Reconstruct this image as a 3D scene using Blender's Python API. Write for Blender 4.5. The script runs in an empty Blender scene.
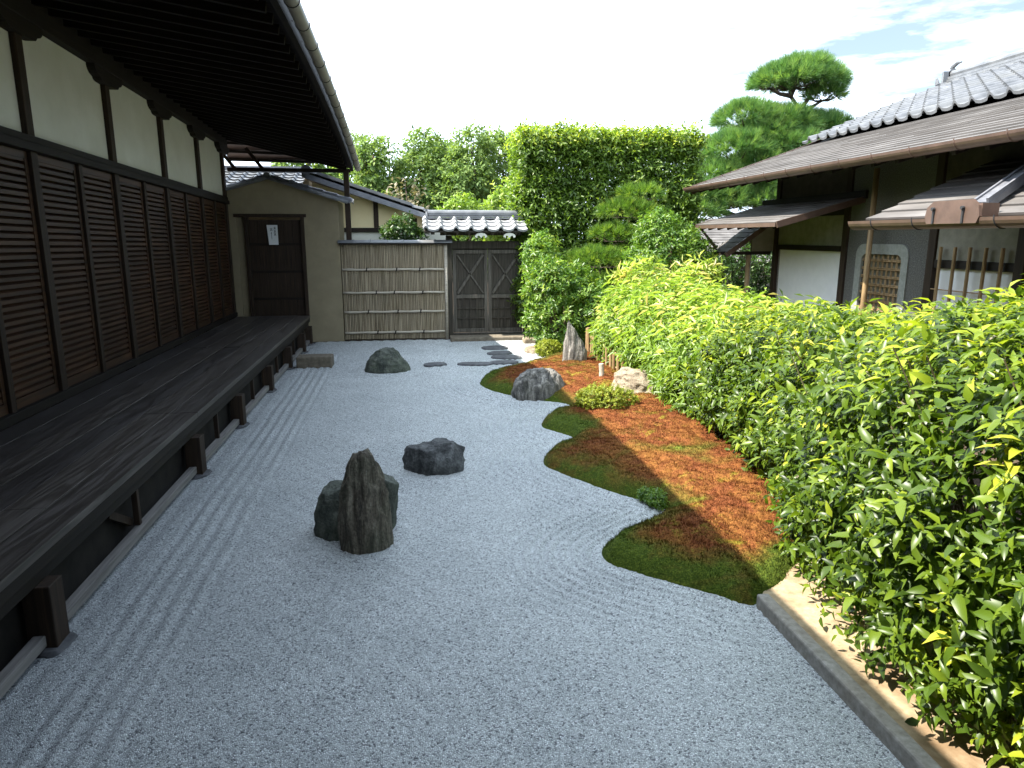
import bpy, bmesh, math, random
import numpy as np
from mathutils import Vector, Matrix, noise as mnoise

S = bpy.context.scene
C = S.collection
R = math.radians
rng = np.random.default_rng(7)
random.seed(7)

# ------------------------------------------------------------------ camera
cam_d = bpy.data.cameras.new("camera")
cam = bpy.data.objects.new("camera", cam_d)
C.objects.link(cam)
PITCH, YAW = math.atan(148 / 700), math.atan(101 / math.hypot(700, 148))
cam.location = (0, 0, 2.05)
cam.rotation_euler = (math.pi / 2 - PITCH, 0, -YAW)
cam_d.sensor_width = 36
cam_d.lens = 36 * 700 / 1024
cam_d.clip_start = 0.05
cam_d.clip_end = 2000
S.camera = cam

# ------------------------------------------------------------------ light
SUN_DIR = Vector((-1.0, -0.10, 1.36)).normalized()      # towards the sun
SUN_EL = math.asin(SUN_DIR.z)
SUN_ROT = math.atan2(SUN_DIR.x, SUN_DIR.y)
sun_d = bpy.data.lights.new("sun", 'SUN')
sun_d.energy = 4.7
sun_d.angle = R(0.5)
sun_d.color = (1.0, 0.94, 0.84)
sun = bpy.data.objects.new("sun", sun_d)
C.objects.link(sun)
sun.location = (-8, 3, 12)
sun.rotation_euler = SUN_DIR.to_track_quat('Z', 'Y').to_euler()

world = bpy.data.worlds.new("World")
S.world = world
world.use_nodes = True
nt = world.node_tree
nt.nodes.clear()
def wn(t, **k):
    n = nt.nodes.new(t)
    for a, b in k.items(): setattr(n, a, b)
    return n
out = wn('ShaderNodeOutputWorld'); bg = wn('ShaderNodeBackground')
bg.inputs['Strength'].default_value = 0.05
sky = wn('ShaderNodeTexSky', sky_type='NISHITA', sun_disc=False)
sky.sun_elevation = SUN_EL
sky.sun_rotation = SUN_ROT
sky.air_density = 1.0; sky.dust_density = 1.0; sky.ozone_density = 1.0
tc = wn('ShaderNodeTexCoord')
sep = wn('ShaderNodeSeparateXYZ'); nt.links.new(tc.outputs['Generated'], sep.inputs[0])
dv = wn('ShaderNodeMath', operation='MAXIMUM'); dv.inputs[1].default_value = 0.06
nt.links.new(sep.outputs['Z'], dv.inputs[0])
proj = wn('ShaderNodeVectorMath', operation='DIVIDE')
cmb = wn('ShaderNodeCombineXYZ')
for i in range(3): nt.links.new(dv.outputs[0], cmb.inputs[i])
nt.links.new(tc.outputs['Generated'], proj.inputs[0]); nt.links.new(cmb.outputs[0], proj.inputs[1])
nz = wn('ShaderNodeTexNoise'); nz.inputs['Scale'].default_value = 1.7; nz.inputs['Detail'].default_value = 9
nz.inputs['Roughness'].default_value = 0.6
mp = wn('ShaderNodeMapping'); mp.inputs['Location'].default_value = (1.7, 0.6, 0)
nt.links.new(proj.outputs[0], mp.inputs[0]); nt.links.new(mp.outputs[0], nz.inputs['Vector'])
rp = wn('ShaderNodeValToRGB')
rp.color_ramp.elements[0].position = 0.36; rp.color_ramp.elements[1].position = 0.74
rp.color_ramp.elements[0].color = (0.12, 0.12, 0.12, 1); rp.color_ramp.elements[1].color = (1, 1, 1, 1)
east = wn('ShaderNodeMath', operation='MULTIPLY_ADD'); east.inputs[1].default_value = -0.66; east.inputs[2].default_value = 0.30
nt.links.new(sep.outputs['X'], east.inputs[0])
cl = wn('ShaderNodeMath', operation='ADD'); nt.links.new(nz.outputs['Fac'], cl.inputs[0]); nt.links.new(east.outputs[0], cl.inputs[1])
zen = wn('ShaderNodeMath', operation='MULTIPLY_ADD'); zen.inputs[1].default_value = -0.15; zen.inputs[2].default_value = 0.05
nt.links.new(sep.outputs['Z'], zen.inputs[0])
cz = wn('ShaderNodeMath', operation='ADD'); nt.links.new(cl.outputs[0], cz.inputs[0]); nt.links.new(zen.outputs[0], cz.inputs[1])
nt.links.new(cz.outputs[0], rp.inputs[0])
mx = wn('ShaderNodeMixRGB'); mx.inputs[2].default_value = (17.0, 20.0, 23.6, 1)
nt.links.new(rp.outputs[0], mx.inputs[0]); nt.links.new(sky.outputs[0], mx.inputs[1])
nt.links.new(mx.outputs[0], bg.inputs[0]); nt.links.new(bg.outputs[0], out.inputs[0])

S.view_settings.view_transform = 'Standard'
S.view_settings.look = 'None'
S.view_settings.gamma = 1
S.view_settings.use_curve_mapping = False
S.view_settings.exposure = 1.75
S.render.engine = 'CYCLES'
S.cycles.max_bounces = 8
S.cycles.transparent_max_bounces = 8

# ------------------------------------------------------------------ helpers
class MB:
    def __init__(s): s.v = []; s.f = []
    def add(s, vs, fs):
        o = len(s.v); s.v.extend([tuple(map(float, q)) for q in vs]); s.f.extend([tuple(i + o for i in f) for f in fs]); return s
    def box(s, x0, x1, y0, y1, z0, z1):
        return s.hexa([(x0,y0,z0),(x1,y0,z0),(x1,y1,z0),(x0,y1,z0),(x0,y0,z1),(x1,y0,z1),(x1,y1,z1),(x0,y1,z1)])
    def hexa(s, p):
        return s.add(p, [(0,3,2,1),(4,5,6,7),(0,1,5,4),(1,2,6,5),(2,3,7,6),(3,0,4,7)])
    def bar(s, a, b, w, h, up=(0,0,1)):
        a, b, up = Vector(a), Vector(b), Vector(up)
        d = (b - a).normalized(); sd = d.cross(up).normalized(); u = sd.cross(d).normalized()
        p = []
        for e in (a, b):
            pass
        A = [a - sd*w/2 - u*h/2, a + sd*w/2 - u*h/2, a + sd*w/2 + u*h/2, a - sd*w/2 + u*h/2]
        B = [q + (b - a) for q in A]
        return s.add(A + B, [(3,2,1,0),(4,5,6,7),(0,1,5,4),(1,2,6,5),(2,3,7,6),(3,0,4,7)])
    def tube(s, pts, rad, seg=8, cap=True):
        pts = [Vector(p) for p in pts]; n = len(pts)
        if not hasattr(rad, '__len__'): rad = [rad]*n
        vs = []
        for i, p in enumerate(pts):
            d = (pts[min(i+1,n-1)] - pts[max(i-1,0)]).normalized()
            ref = Vector((0,0,1)) if abs(d.z) < .9 else Vector((1,0,0))
            a = d.cross(ref).normalized(); b = d.cross(a).normalized()
            for k in range(seg):
                t = 2*math.pi*k/seg
                vs.append(p + (a*math.cos(t) + b*math.sin(t))*rad[i])
        fs = [(i*seg+k, i*seg+(k+1)%seg, (i+1)*seg+(k+1)%seg, (i+1)*seg+k) for i in range(n-1) for k in range(seg)]
        if cap: fs += [tuple(range(seg))[::-1], tuple((n-1)*seg+k for k in range(seg))]
        return s.add(vs, fs)
    def prism(s, poly, vec):
        n = len(poly); v = Vector(vec)
        a = [Vector(p) for p in poly]; b = [p + v for p in a]
        return s.add(a + b, [tuple(range(n))[::-1], tuple(range(n, 2*n))] + [(i,(i+1)%n,n+(i+1)%n,n+i) for i in range(n)])
    def build(s, name, m=None, parent=None, smooth=False, bevel=0, fix=True):
        me = bpy.data.meshes.new(name)
        me.from_pydata(s.v, [], s.f)
        if fix:
            bm = bmesh.new(); bm.from_mesh(me); bmesh.ops.recalc_face_normals(bm, faces=bm.faces); bm.to_mesh(me); bm.free()
        return link(name, me, m, parent, smooth, bevel)

def link(name, me, m=None, parent=None, smooth=False, bevel=0):
    o = bpy.data.objects.new(name, me); C.objects.link(o)
    if m: me.materials.append(m)
    if smooth:
        me.polygons.foreach_set('use_smooth', np.ones(len(me.polygons), dtype=bool))
    if bevel:
        b = o.modifiers.new('bevel', 'BEVEL'); b.width = bevel; b.segments = 2; b.limit_method = 'ANGLE'; b.angle_limit = R(40)
    if parent: o.parent = parent
    return o

def tag(o, label=None, cat=None, group=None, kind=None):
    if label: o['label'] = label
    if cat: o['category'] = cat
    if group: o['group'] = group
    if kind: o['kind'] = kind
    return o

def empty(name, loc=(0,0,0), rz=0, label=None, cat=None, group=None):
    o = bpy.data.objects.new(name, None); C.objects.link(o)
    o.location = loc; o.rotation_euler = (0, 0, rz); o.empty_display_size = .2
    return tag(o, label, cat, group)

def np_mesh(name, verts, faces, m, parent=None, tint=None, smooth=False):
    """verts (N,3), faces: list of arrays of equal-length rows"""
    me = bpy.data.meshes.new(name)
    me.vertices.add(len(verts)); me.vertices.foreach_set('co', np.asarray(verts, dtype=np.float32).ravel())
    tot, starts, idx, off = 0, [], [], 0
    for fa in faces:
        k = fa.shape[1]
        starts.append(off + np.arange(len(fa))*k); idx.append(fa.ravel()); off += fa.size; tot += len(fa)
    idx = np.concatenate(idx); starts = np.concatenate(starts)
    me.loops.add(len(idx)); me.loops.foreach_set('vertex_index', idx.astype(np.int32))
    me.polygons.add(tot); me.polygons.foreach_set('loop_start', starts.astype(np.int32))
    me.update(calc_edges=True)
    if tint is not None:
        at = me.attributes.new('tint', 'FLOAT', 'POINT'); at.data.foreach_set('value', np.asarray(tint, dtype=np.float32))
    me.validate()
    return link(name, me, m, parent, smooth)

# ------------------------------------------------------------------ materials
def newmat(name):
    m = bpy.data.materials.new(name); m.use_nodes = True
    t = m.node_tree; t.nodes.clear()
    o = t.nodes.new('ShaderNodeOutputMaterial')
    return m, t, o
def node(t, ty, ins=None, **k):
    n = t.nodes.new(ty)
    for a, b in k.items(): setattr(n, a, b)
    for a, b in (ins or {}).items():
        if hasattr(b, 'is_output') or isinstance(b, bpy.types.NodeSocket): t.links.new(b, n.inputs[a])
        else: n.inputs[a].default_value = b
    return n
def ramp(t, fac, stops):
    n = t.nodes.new('ShaderNodeValToRGB'); cr = n.color_ramp
    while len(cr.elements) < len(stops): cr.elements.new(.5)
    for e, (p, c) in zip(cr.elements, stops):
        e.position = p; e.color = (*c, 1) if len(c) == 3 else c
    t.links.new(fac, n.inputs[0]); return n.outputs[0]
def coords(t, scale=(1,1,1), rot=(0,0,0)):
    tcn = t.nodes.new('ShaderNodeTexCoord')
    return node(t, 'ShaderNodeMapping', {'Vector': tcn.outputs['Object'], 'Scale': scale, 'Rotation': rot}).outputs[0]
def mixc(t, fac, a, b, blend='MIX'):
    n = t.nodes.new('ShaderNodeMixRGB'); n.blend_type = blend
    for i, x in enumerate((fac, a, b)):
        if isinstance(x, bpy.types.NodeSocket): t.links.new(x, n.inputs[i])
        else: n.inputs[i].default_value = x if i == 0 else (*x, 1)
    return n.outputs[0]

def surf(name, stops, scale=(4,4,4), detail=6, rough=.7, bump=.3, bdist=.01, big=None, bigscale=.7, bigcol=None, spec=.3, metallic=0, nrough=.6, dist=0.):
    """noise-coloured surface; scale stretches the noise into grain; big adds slow weathering"""
    m, t, o = newmat(name)
    v = coords(t, scale)
    n = node(t, 'ShaderNodeTexNoise', {'Vector': v, 'Scale': 1.0, 'Detail': detail, 'Roughness': nrough, 'Distortion': dist})
    col = ramp(t, n.outputs['Fac'], stops)
    if big:
        v2 = coords(t, (bigscale,)*3)
        n2 = node(t, 'ShaderNodeTexNoise', {'Vector': v2, 'Scale': 1.0, 'Detail': 5, 'Roughness': .6})
        f = ramp(t, n2.outputs['Fac'], [(.42, (0,0,0)), (.68, (big,)*3)])
        col = mixc(t, f, col, bigcol)
    p = node(t, 'ShaderNodeBsdfPrincipled', {'Base Color': col, 'Roughness': rough, 'Metallic': metallic, 'Specular IOR Level': spec})
    if bump:
        b = node(t, 'ShaderNodeBump', {'Height': n.outputs['Fac'], 'Strength': bump, 'Distance': bdist})
        t.links.new(b.outputs[0], p.inputs['Normal'])
    t.links.new(p.outputs[0], o.inputs[0])
    return m

M = {}
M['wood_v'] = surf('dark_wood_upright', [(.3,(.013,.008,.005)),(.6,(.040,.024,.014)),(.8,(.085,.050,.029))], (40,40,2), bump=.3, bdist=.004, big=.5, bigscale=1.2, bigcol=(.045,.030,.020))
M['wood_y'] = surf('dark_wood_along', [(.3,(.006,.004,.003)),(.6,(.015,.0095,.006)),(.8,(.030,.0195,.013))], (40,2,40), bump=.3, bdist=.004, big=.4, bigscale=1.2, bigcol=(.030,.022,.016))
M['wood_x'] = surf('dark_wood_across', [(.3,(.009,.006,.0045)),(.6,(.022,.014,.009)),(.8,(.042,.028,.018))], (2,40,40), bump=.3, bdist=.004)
M['eave_wood'] = surf('shade_black_eave_wood', [(.3,(.005,.0035,.003)),(.6,(.012,.008,.006)),(.85,(.024,.016,.011))], (2,40,40), bump=.3, bdist=.004, spec=.15)  # wood colour dropped near black to imitate deep shade under the eaves
M['louvre'] = surf('louvre_wood', [(.3,(.026,.0115,.006)),(.6,(.082,.037,.017)),(.85,(.15,.072,.035))], (30,1.2,24), rough=.55, bump=.25, bdist=.003, big=.6, bigscale=.9, bigcol=(.024,.016,.011))
M['silver_y'] = surf('weathered_sill_wood', [(.3,(.14,.13,.12)),(.7,(.30,.28,.26))], (40,2,40), bump=.4, bdist=.004)
M['plaster_white'] = surf('white_plaster', [(.3,(.68,.67,.57)),(.7,(.76,.75,.66))], (3,3,3), bump=.1, bdist=.003, big=.4, bigscale=.8, bigcol=(.56,.54,.44), rough=.9)
M['plaster_ochre'] = surf('ochre_plaster', [(.3,(.27,.225,.145)),(.7,(.34,.285,.185))], (5,5,5), bump=.25, bdist=.004, big=.55, bigscale=.9, bigcol=(.22,.185,.125), rough=.95)
M['plaster_yellow'] = surf('yellow_plaster', [(.3,(.80,.66,.36)),(.7,(.86,.73,.44))], (4,4,4), bump=.1, big=.4, bigscale=1, bigcol=(.76,.64,.40), rough=.95)
M['plaster_grey'] = surf('grey_sandy_plaster', [(.35,(.070,.069,.064)),(.6,(.135,.132,.124)),(.75,(.24,.235,.22))], (60,60,60), detail=3, bump=.5, bdist=.004, big=.5, bigscale=1.5, bigcol=(.125,.115,.090), rough=.95)
M['plaster_tan'] = surf('aged_tan_plaster', [(.3,(.21,.20,.165)),(.7,(.30,.285,.24))], (8,8,8), bump=.2, big=.5, bigscale=1.5, bigcol=(.17,.15,.11), rough=.95)
M['plaster_shade'] = surf('shade_darkened_plaster', [(.3,(.055,.046,.034)),(.7,(.095,.082,.062))], (8,8,8), bump=.2, big=.5, bigscale=1.5, bigcol=(.045,.040,.032), rough=.95)  # plaster colour darkened to put the under-eave shade into the walls
M['plaster_rim'] = surf('pale_grey_plaster_rim', [(.3,(.22,.23,.21)),(.7,(.32,.33,.30))], (20,20,20), bump=.3, rough=.95)
M['paper'] = surf('white_shoji_paper', [(.3,(.74,.75,.76)),(.7,(.80,.81,.82))], (6,6,6), bump=0, rough=.9)
M['tile'] = surf('grey_roof_tile', [(.3,(.08,.085,.092)),(.55,(.135,.14,.15)),(.8,(.21,.215,.225))], (5,5,5), rough=.38, bump=.15, bdist=.003, big=.5, bigscale=1.3, bigcol=(.17,.17,.16), spec=.5)
M['tile_dark'] = surf('dark_roof_tile', [(.3,(.10,.105,.12)),(.7,(.20,.205,.225))], (8,8,8), rough=.4, bump=.15, bdist=.003, spec=.5)
M['tile_pale'] = surf('pale_gate_tile', [(.3,(.26,.265,.27)),(.7,(.40,.40,.395))], (9,9,9), rough=.45, bump=.2, bdist=.003, big=.6, bigscale=3, bigcol=(.27,.265,.25), spec=.5)
M['shingle'] = surf('weathered_roof_board', [(.25,(.065,.060,.056)),(.5,(.120,.112,.107)),(.8,(.20,.19,.183))], (3,1.2,8), detail=8, rough=.7, bump=.35, bdist=.005, big=.5, bigscale=1.7, bigcol=(.095,.085,.078))
M['copper'] = surf('brown_copper_gutter', [(.3,(.10,.065,.050)),(.7,(.165,.105,.080))], (6,6,6), rough=.45, bump=.08, big=.5, bigscale=2.2, bigcol=(.12,.075,.055), metallic=.35, spec=.5)
M['gutter_pale'] = surf('weathered_gutter_pipe', [(.3,(.19,.17,.13)),(.7,(.33,.30,.245))], (6,2,6), rough=.45, bump=.05, big=.5, bigscale=2, bigcol=(.15,.13,.10), spec=.5)
M['iron'] = surf('black_iron', [(.3,(.015,.015,.016)),(.7,(.04,.04,.042))], (9,9,9), rough=.6, bump=.1)
M['gatewood'] = surf('weathered_gate_wood', [(.3,(.024,.020,.015)),(.55,(.064,.054,.042)),(.8,(.125,.108,.086))], (34,34,2), detail=8, bump=.5, bdist=.004, big=.5, bigscale=2, bigcol=(.060,.060,.045), rough=.85)
M['gate_light'] = surf('bleached_gate_frame', [(.3,(.055,.048,.038)),(.55,(.125,.112,.092)),(.8,(.21,.19,.16))], (34,34,2), detail=8, bump=.5, bdist=.004, rough=.85)
M['bamboo_split'] = surf('grey_split_bamboo', [(.36,(.085,.064,.038)),(.5,(.30,.24,.155)),(.64,(.54,.45,.32))], (75,75,1.3), detail=5, bump=.3, bdist=.003, big=.5, bigscale=2, bigcol=(.30,.255,.19), rough=.7)
M['bamboo_rail'] = surf('pale_bamboo_rail', [(.3,(.36,.31,.24)),(.7,(.56,.50,.41))], (3,40,40), bump=.1, rough=.55)
M['bamboo_tan'] = surf('tan_bamboo', [(.3,(.22,.145,.07)),(.7,(.42,.29,.155))], (40,40,3), bump=.1, rough=.5)
M['cord'] = surf('black_palm_cord', [(.3,(.012,.010,.008)),(.7,(.035,.028,.022))], (60,60,60), bump=.3)
M['soil'] = surf('brown_soil', [(.3,(.055,.040,.026)),(.6,(.10,.072,.048)),(.8,(.16,.12,.085))], (18,18,18), detail=8, bump=.6, bdist=.02, rough=.95)
M['sand'] = surf('pale_sandy_soil', [(.3,(.27,.20,.12)),(.6,(.42,.33,.21)),(.8,(.55,.45,.31))], (22,22,22), detail=8, bump=.4, bdist=.01, big=.85, bigscale=2.6, bigcol=(.17,.105,.055), rough=.95)
M['kerb'] = surf('weathered_granite_kerb', [(.3,(.20,.185,.16)),(.6,(.33,.31,.28)),(.8,(.46,.44,.40))], (30,30,30), bump=.3, big=.5, bigscale=2, bigcol=(.22,.18,.13), rough=.9)
M['slab'] = surf('dark_stepping_stone', [(.3,(.06,.06,.065)),(.6,(.12,.12,.125)),(.8,(.20,.20,.20))], (14,14,14), bump=.5, rough=.8)
M['block'] = surf('brown_cut_stone', [(.3,(.11,.092,.068)),(.6,(.19,.16,.12)),(.8,(.28,.245,.19))], (18,18,18), bump=.4, rough=.9)
M['bark'] = surf('rough_bark', [(.3,(.035,.025,.018)),(.6,(.085,.062,.045)),(.8,(.15,.115,.085))], (14,14,4), bump=.9, bdist=.03, rough=.95)
M['twig'] = surf('green_brown_twig', [(.3,(.05,.045,.02)),(.7,(.12,.10,.05))], (14,14,14), bump=.2)
M['void'] = surf('near_black_boarding', [(.3,(.012,.010,.008)),(.7,(.03,.025,.02))], (6,6,6), bump=.2, rough=.95)  # near-black boarding for underfloor, fence backing and porch eave
M['ink'] = surf('black_ink', [(.3,(.02,.02,.02)),(.7,(.04,.04,.04))], (6,6,6), bump=0)

def wood_deck():
    m, t, o = newmat('weathered_deck_boards')
    v = coords(t, (9, .55, 9)); v2 = coords(t, (70, 1.6, 70)); v3 = coords(t, (.8, .35, .8))
    r = node(t, 'ShaderNodeAttribute', attribute_name='tint').outputs['Fac']
    w = node(t, 'ShaderNodeTexNoise', {'Vector': v, 'Scale': 1.0, 'Detail': 3, 'Distortion': 1.2})
    rings = node(t, 'ShaderNodeMath', {0: w.outputs['Fac'], 1: 34.0}, operation='MULTIPLY')
    rings = node(t, 'ShaderNodeMath', {0: rings.outputs[0]}, operation='SINE')
    rr = node(t, 'ShaderNodeMapRange', {0: rings.outputs[0], 1: -1.0, 2: 1.0})
    f = node(t, 'ShaderNodeTexNoise', {'Vector': v2, 'Scale': 1.0, 'Detail': 6, 'Roughness': .7})
    h = mixc(t, .55, f.outputs['Fac'], rr.outputs[0])
    h = mixc(t, .35, f.outputs['Fac'], rr.outputs[0])
    col = ramp(t, h, [(.25, (.038,.032,.027)), (.5, (.088,.076,.067)), (.8, (.15,.134,.122))])
    st = node(t, 'ShaderNodeTexNoise', {'Vector': v3, 'Scale': 1.0, 'Detail': 5})
    sf = ramp(t, st.outputs['Fac'], [(.42, (0,0,0)), (.66, (.7,)*3)])
    col = mixc(t, sf, col, (.046,.037,.031))
    tv = ramp(t, r, [(0, (.72,.72,.74)), (1, (1.2,1.17,1.12))])
    col = mixc(t, 1.0, col, tv, 'MULTIPLY')
    rg = ramp(t, h, [(.2, (.42,)*3), (.8, (.62,)*3)])
    p = node(t, 'ShaderNodeBsdfPrincipled', {'Base Color': col, 'Roughness': rg, 'Specular IOR Level': .45})
    b = node(t, 'ShaderNodeBump', {'Height': h, 'Strength': .3, 'Distance': .004})
    t.links.new(b.outputs[0], p.inputs['Normal']); t.links.new(p.outputs[0], o.inputs[0])
    return m
M['deck'] = wood_deck()

def gravel_mat():
    m, t, o = newmat('white_granite_gravel')
    v = coords(t, (1,1,1))
    nz = node(t, 'ShaderNodeTexNoise', {'Vector': v, 'Scale': 60.0, 'Detail': 2})
    wv = mixc(t, .012, v, nz.outputs['Color'])
    vo = node(t, 'ShaderNodeTexVoronoi', {'Vector': wv, 'Scale': 132.0, 'Randomness': 1.0})
    sepc = node(t, 'ShaderNodeSeparateColor', {0: vo.outputs['Color']})
    col = ramp(t, sepc.outputs[0], [(0, (.13,.13,.14)), (.06, (.27,.27,.28)), (.15, (.50,.505,.50)), (.6, (.72,.725,.715)), (1, (.92,.92,.91))])
    vo2 = node(t, 'ShaderNodeTexVoronoi', {'Vector': wv, 'Scale': 132.0, 'Randomness': 1.0}, feature='DISTANCE_TO_EDGE')
    gap = ramp(t, vo2.outputs['Distance'], [(0, (.45,.45,.47)), (.14, (1,1,1))])
    col = mixc(t, 1.0, col, gap, 'MULTIPLY')
    big = node(t, 'ShaderNodeTexNoise', {'Vector': v, 'Scale': 1.3, 'Detail': 6, 'Roughness': .65})
    bf = ramp(t, big.outputs['Fac'], [(.35, (.86,.90,.91)), (.65, (1.0,1.035,1.04))])
    col = mixc(t, 1.0, col, bf, 'MULTIPLY')
    p = node(t, 'ShaderNodeBsdfPrincipled', {'Base Color': col, 'Roughness': .75, 'Specular IOR Level': .3})
    hn = ramp(t, vo2.outputs['Distance'], [(0, (0,0,0)), (.35, (1,1,1))])
    hr = mixc(t, .45, hn, sepc.outputs[1])
    b = node(t, 'ShaderNodeBump', {'Height': hr, 'Strength': .9, 'Distance': .007})
    t.links.new(b.outputs[0], p.inputs['Normal']); t.links.new(p.outputs[0], o.inputs[0])
    return m
M['gravel'] = gravel_mat()

def moss_mat():
    m, t, o = newmat('red_and_green_moss')
    v = coords(t, (1,1,1))
    n1 = node(t, 'ShaderNodeTexNoise', {'Vector': v, 'Scale': 1.5, 'Detail': 7, 'Roughness': .62, 'Distortion': .6})
    n2 = node(t, 'ShaderNodeTexNoise', {'Vector': v, 'Scale': 38.0, 'Detail': 4, 'Roughness': .7})
    edge = node(t, 'ShaderNodeAttribute', attribute_name='tint').outputs['Fac']   # 0 at the mound's rim, 1 in its middle
    a = node(t, 'ShaderNodeMath', {0: n1.outputs['Fac'], 1: edge}, operation='ADD')
    n3 = node(t, 'ShaderNodeTexNoise', {'Vector': v, 'Scale': 2.7, 'Detail': 8, 'Roughness': .75, 'Distortion': .3})
    n4 = node(t, 'ShaderNodeTexNoise', {'Vector': v, 'Scale': 110.0, 'Detail': 2})
    fine = mixc(t, .5, n2.outputs['Fac'], n4.outputs['Fac'])
    maroon = ramp(t, fine, [(.3, (.040,.014,.007)), (.5, (.135,.042,.015)), (.7, (.30,.11,.036))])
    gold = ramp(t, fine, [(.3, (.09,.040,.010)), (.5, (.195,.084,.020)), (.7, (.35,.185,.046))])
    grn = ramp(t, fine, [(.3, (.016,.030,.005)), (.5, (.060,.090,.012)), (.7, (.16,.195,.026))])
    f3 = ramp(t, n3.outputs['Fac'], [(.46, (0,0,0)), (.66, (.85,.85,.85))])
    red = mixc(t, f3, maroon, gold)
    n5 = node(t, 'ShaderNodeTexNoise', {'Vector': v, 'Scale': 3.4, 'Detail': 9, 'Roughness': .72, 'Distortion': .5})
    lime = ramp(t, fine, [(.3, (.06,.060,.006)), (.5, (.185,.170,.018)), (.7, (.36,.33,.045))])
    f5 = ramp(t, n5.outputs['Fac'], [(.56, (0,0,0)), (.66, (.8,.8,.8))])
    red = mixc(t, f5, red, lime)
    f = ramp(t, a.outputs[0], [(.70, (0,0,0)), (.94, (1,1,1))])
    col = mixc(t, f, grn, red)
    p = node(t, 'ShaderNodeBsdfPrincipled', {'Base Color': col, 'Roughness': .95, 'Specular IOR Level': .1})
    b = node(t, 'ShaderNodeBump', {'Height': n2.outputs['Fac'], 'Strength': .8, 'Distance': .02})
    t.links.new(b.outputs[0], p.inputs['Normal']); t.links.new(p.outputs[0], o.inputs[0])
    return m
M['moss'] = moss_mat()

def rock_mat(name, stops, stretch, lichen, lich_amt, vein=None):
    m, t, o = newmat(name)
    v = coords(t, stretch); v1 = coords(t, (1,1,1))
    n = node(t, 'ShaderNodeTexNoise', {'Vector': v, 'Scale': 5.0, 'Detail': 10, 'Roughness': .68, 'Distortion': .5})
    col = ramp(t, n.outputs['Fac'], stops)
    l = node(t, 'ShaderNodeTexNoise', {'Vector': v1, 'Scale': 4.0, 'Detail': 8, 'Roughness': .7})
    lf = ramp(t, l.outputs['Fac'], [(.48, (0,0,0)), (.66, (lich_amt,)*3)])
    col = mixc(t, lf, col, lichen)
    if vein:
        w = node(t, 'ShaderNodeTexNoise', {'Vector': v, 'Scale': 9.0, 'Detail': 5, 'Distortion': 1.5})
        wf = ramp(t, w.outputs['Fac'], [(.56, (0,0,0)), (.64, (.8,)*3), (.70, (0,0,0))])
        col = mixc(t, wf, col, vein)
    sp = node(t, 'ShaderNodeTexNoise', {'Vector': v1, 'Scale': 55.0, 'Detail': 4})
    sf = ramp(t, sp.outputs['Fac'], [(.3, (.7,)*3), (.7, (1.25,)*3)])
    col = mixc(t, 1.0, col, sf, 'MULTIPLY')
    p = node(t, 'ShaderNodeBsdfPrincipled', {'Base Color': col, 'Roughness': .8, 'Specular IOR Level': .35})
    h = mixc(t, .35, n.outputs['Fac'], sp.outputs['Fac'])
    b = node(t, 'ShaderNodeBump', {'Height': h, 'Strength': .9, 'Distance': .03})
    t.links.new(b.outputs[0], p.inputs['Normal']); t.links.new(p.outputs[0], o.inputs[0])
    return m
M['rock_brown'] = rock_mat('brown_streaked_rock', [(.34,(.028,.025,.021)),(.47,(.100,.085,.064)),(.60,(.21,.185,.14)),(.74,(.40,.37,.31))], (3.6,3.6,.42), (.075,.085,.055), .7, vein=(.22,.20,.15))
M['rock_dark'] = rock_mat('dark_green_rock', [(.34,(.026,.032,.027)),(.5,(.088,.098,.080)),(.66,(.17,.18,.145)),(.8,(.27,.275,.23))], (1.6,1.6,1.1), (.07,.09,.05), .5)
M['rock_slate'] = rock_mat('dark_slate_rock', [(.34,(.018,.019,.020)),(.5,(.070,.073,.074)),(.64,(.165,.17,.17)),(.78,(.30,.305,.31))], (2.2,2.2,1.4), (.15,.155,.15), .5)
M['rock_grey'] = rock_mat('grey_streaked_rock', [(.34,(.035,.033,.030)),(.48,(.12,.112,.10)),(.6,(.27,.25,.22)),(.76,(.52,.49,.44))], (3.4,3.4,.6), (.13,.13,.09), .35)
M['rock_tan'] = rock_mat('tan_rough_rock', [(.3,(.13,.10,.068)),(.55,(.27,.22,.155)),(.8,(.43,.37,.28))], (1.3,1.3,1.1), (.20,.19,.14), .4)

def leaf_mat(name, stops, trans=.35, rough=.35, spec=.5, tgain=(1.5,1.5,.7)):
    m, t, o = newmat(name)
    a = node(t, 'ShaderNodeAttribute', attribute_name='tint').outputs['Fac']
    col = ramp(t, a, stops)
    p = node(t, 'ShaderNodeBsdfPrincipled', {'Base Color': col, 'Roughness': rough, 'Specular IOR Level': spec})
    tcol = mixc(t, 1.0, col, tgain, 'MULTIPLY')
    tr = node(t, 'ShaderNodeBsdfTranslucent', {'Color': tcol})
    mxs = node(t, 'ShaderNodeMixShader', {0: trans})
    t.links.new(p.outputs[0], mxs.inputs[1]); t.links.new(tr.outputs[0], mxs.inputs[2]); t.links.new(mxs.outputs[0], o.inputs[0])
    return m
M['leaf_hedge'] = leaf_mat('glossy_hedge_leaf', [(0,(.024,.050,.006)),(.35,(.075,.130,.011)),(.65,(.165,.235,.018)),(.85,(.32,.37,.028)),(1,(.48,.47,.06))], .42, .36, .35)
M['leaf_bamboo'] = leaf_mat('pale_bamboo_leaf', [(0,(.065,.12,.020)),(.4,(.14,.235,.035)),(.75,(.25,.35,.06)),(.92,(.40,.46,.14)),(1,(.50,.43,.20))], .42, .40)
M['leaf_bush'] = leaf_mat('mid_green_leaf', [(0,(.030,.070,.014)),(.45,(.080,.165,.026)),(.8,(.17,.27,.038)),(1,(.32,.38,.06))], .42, .38)
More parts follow.
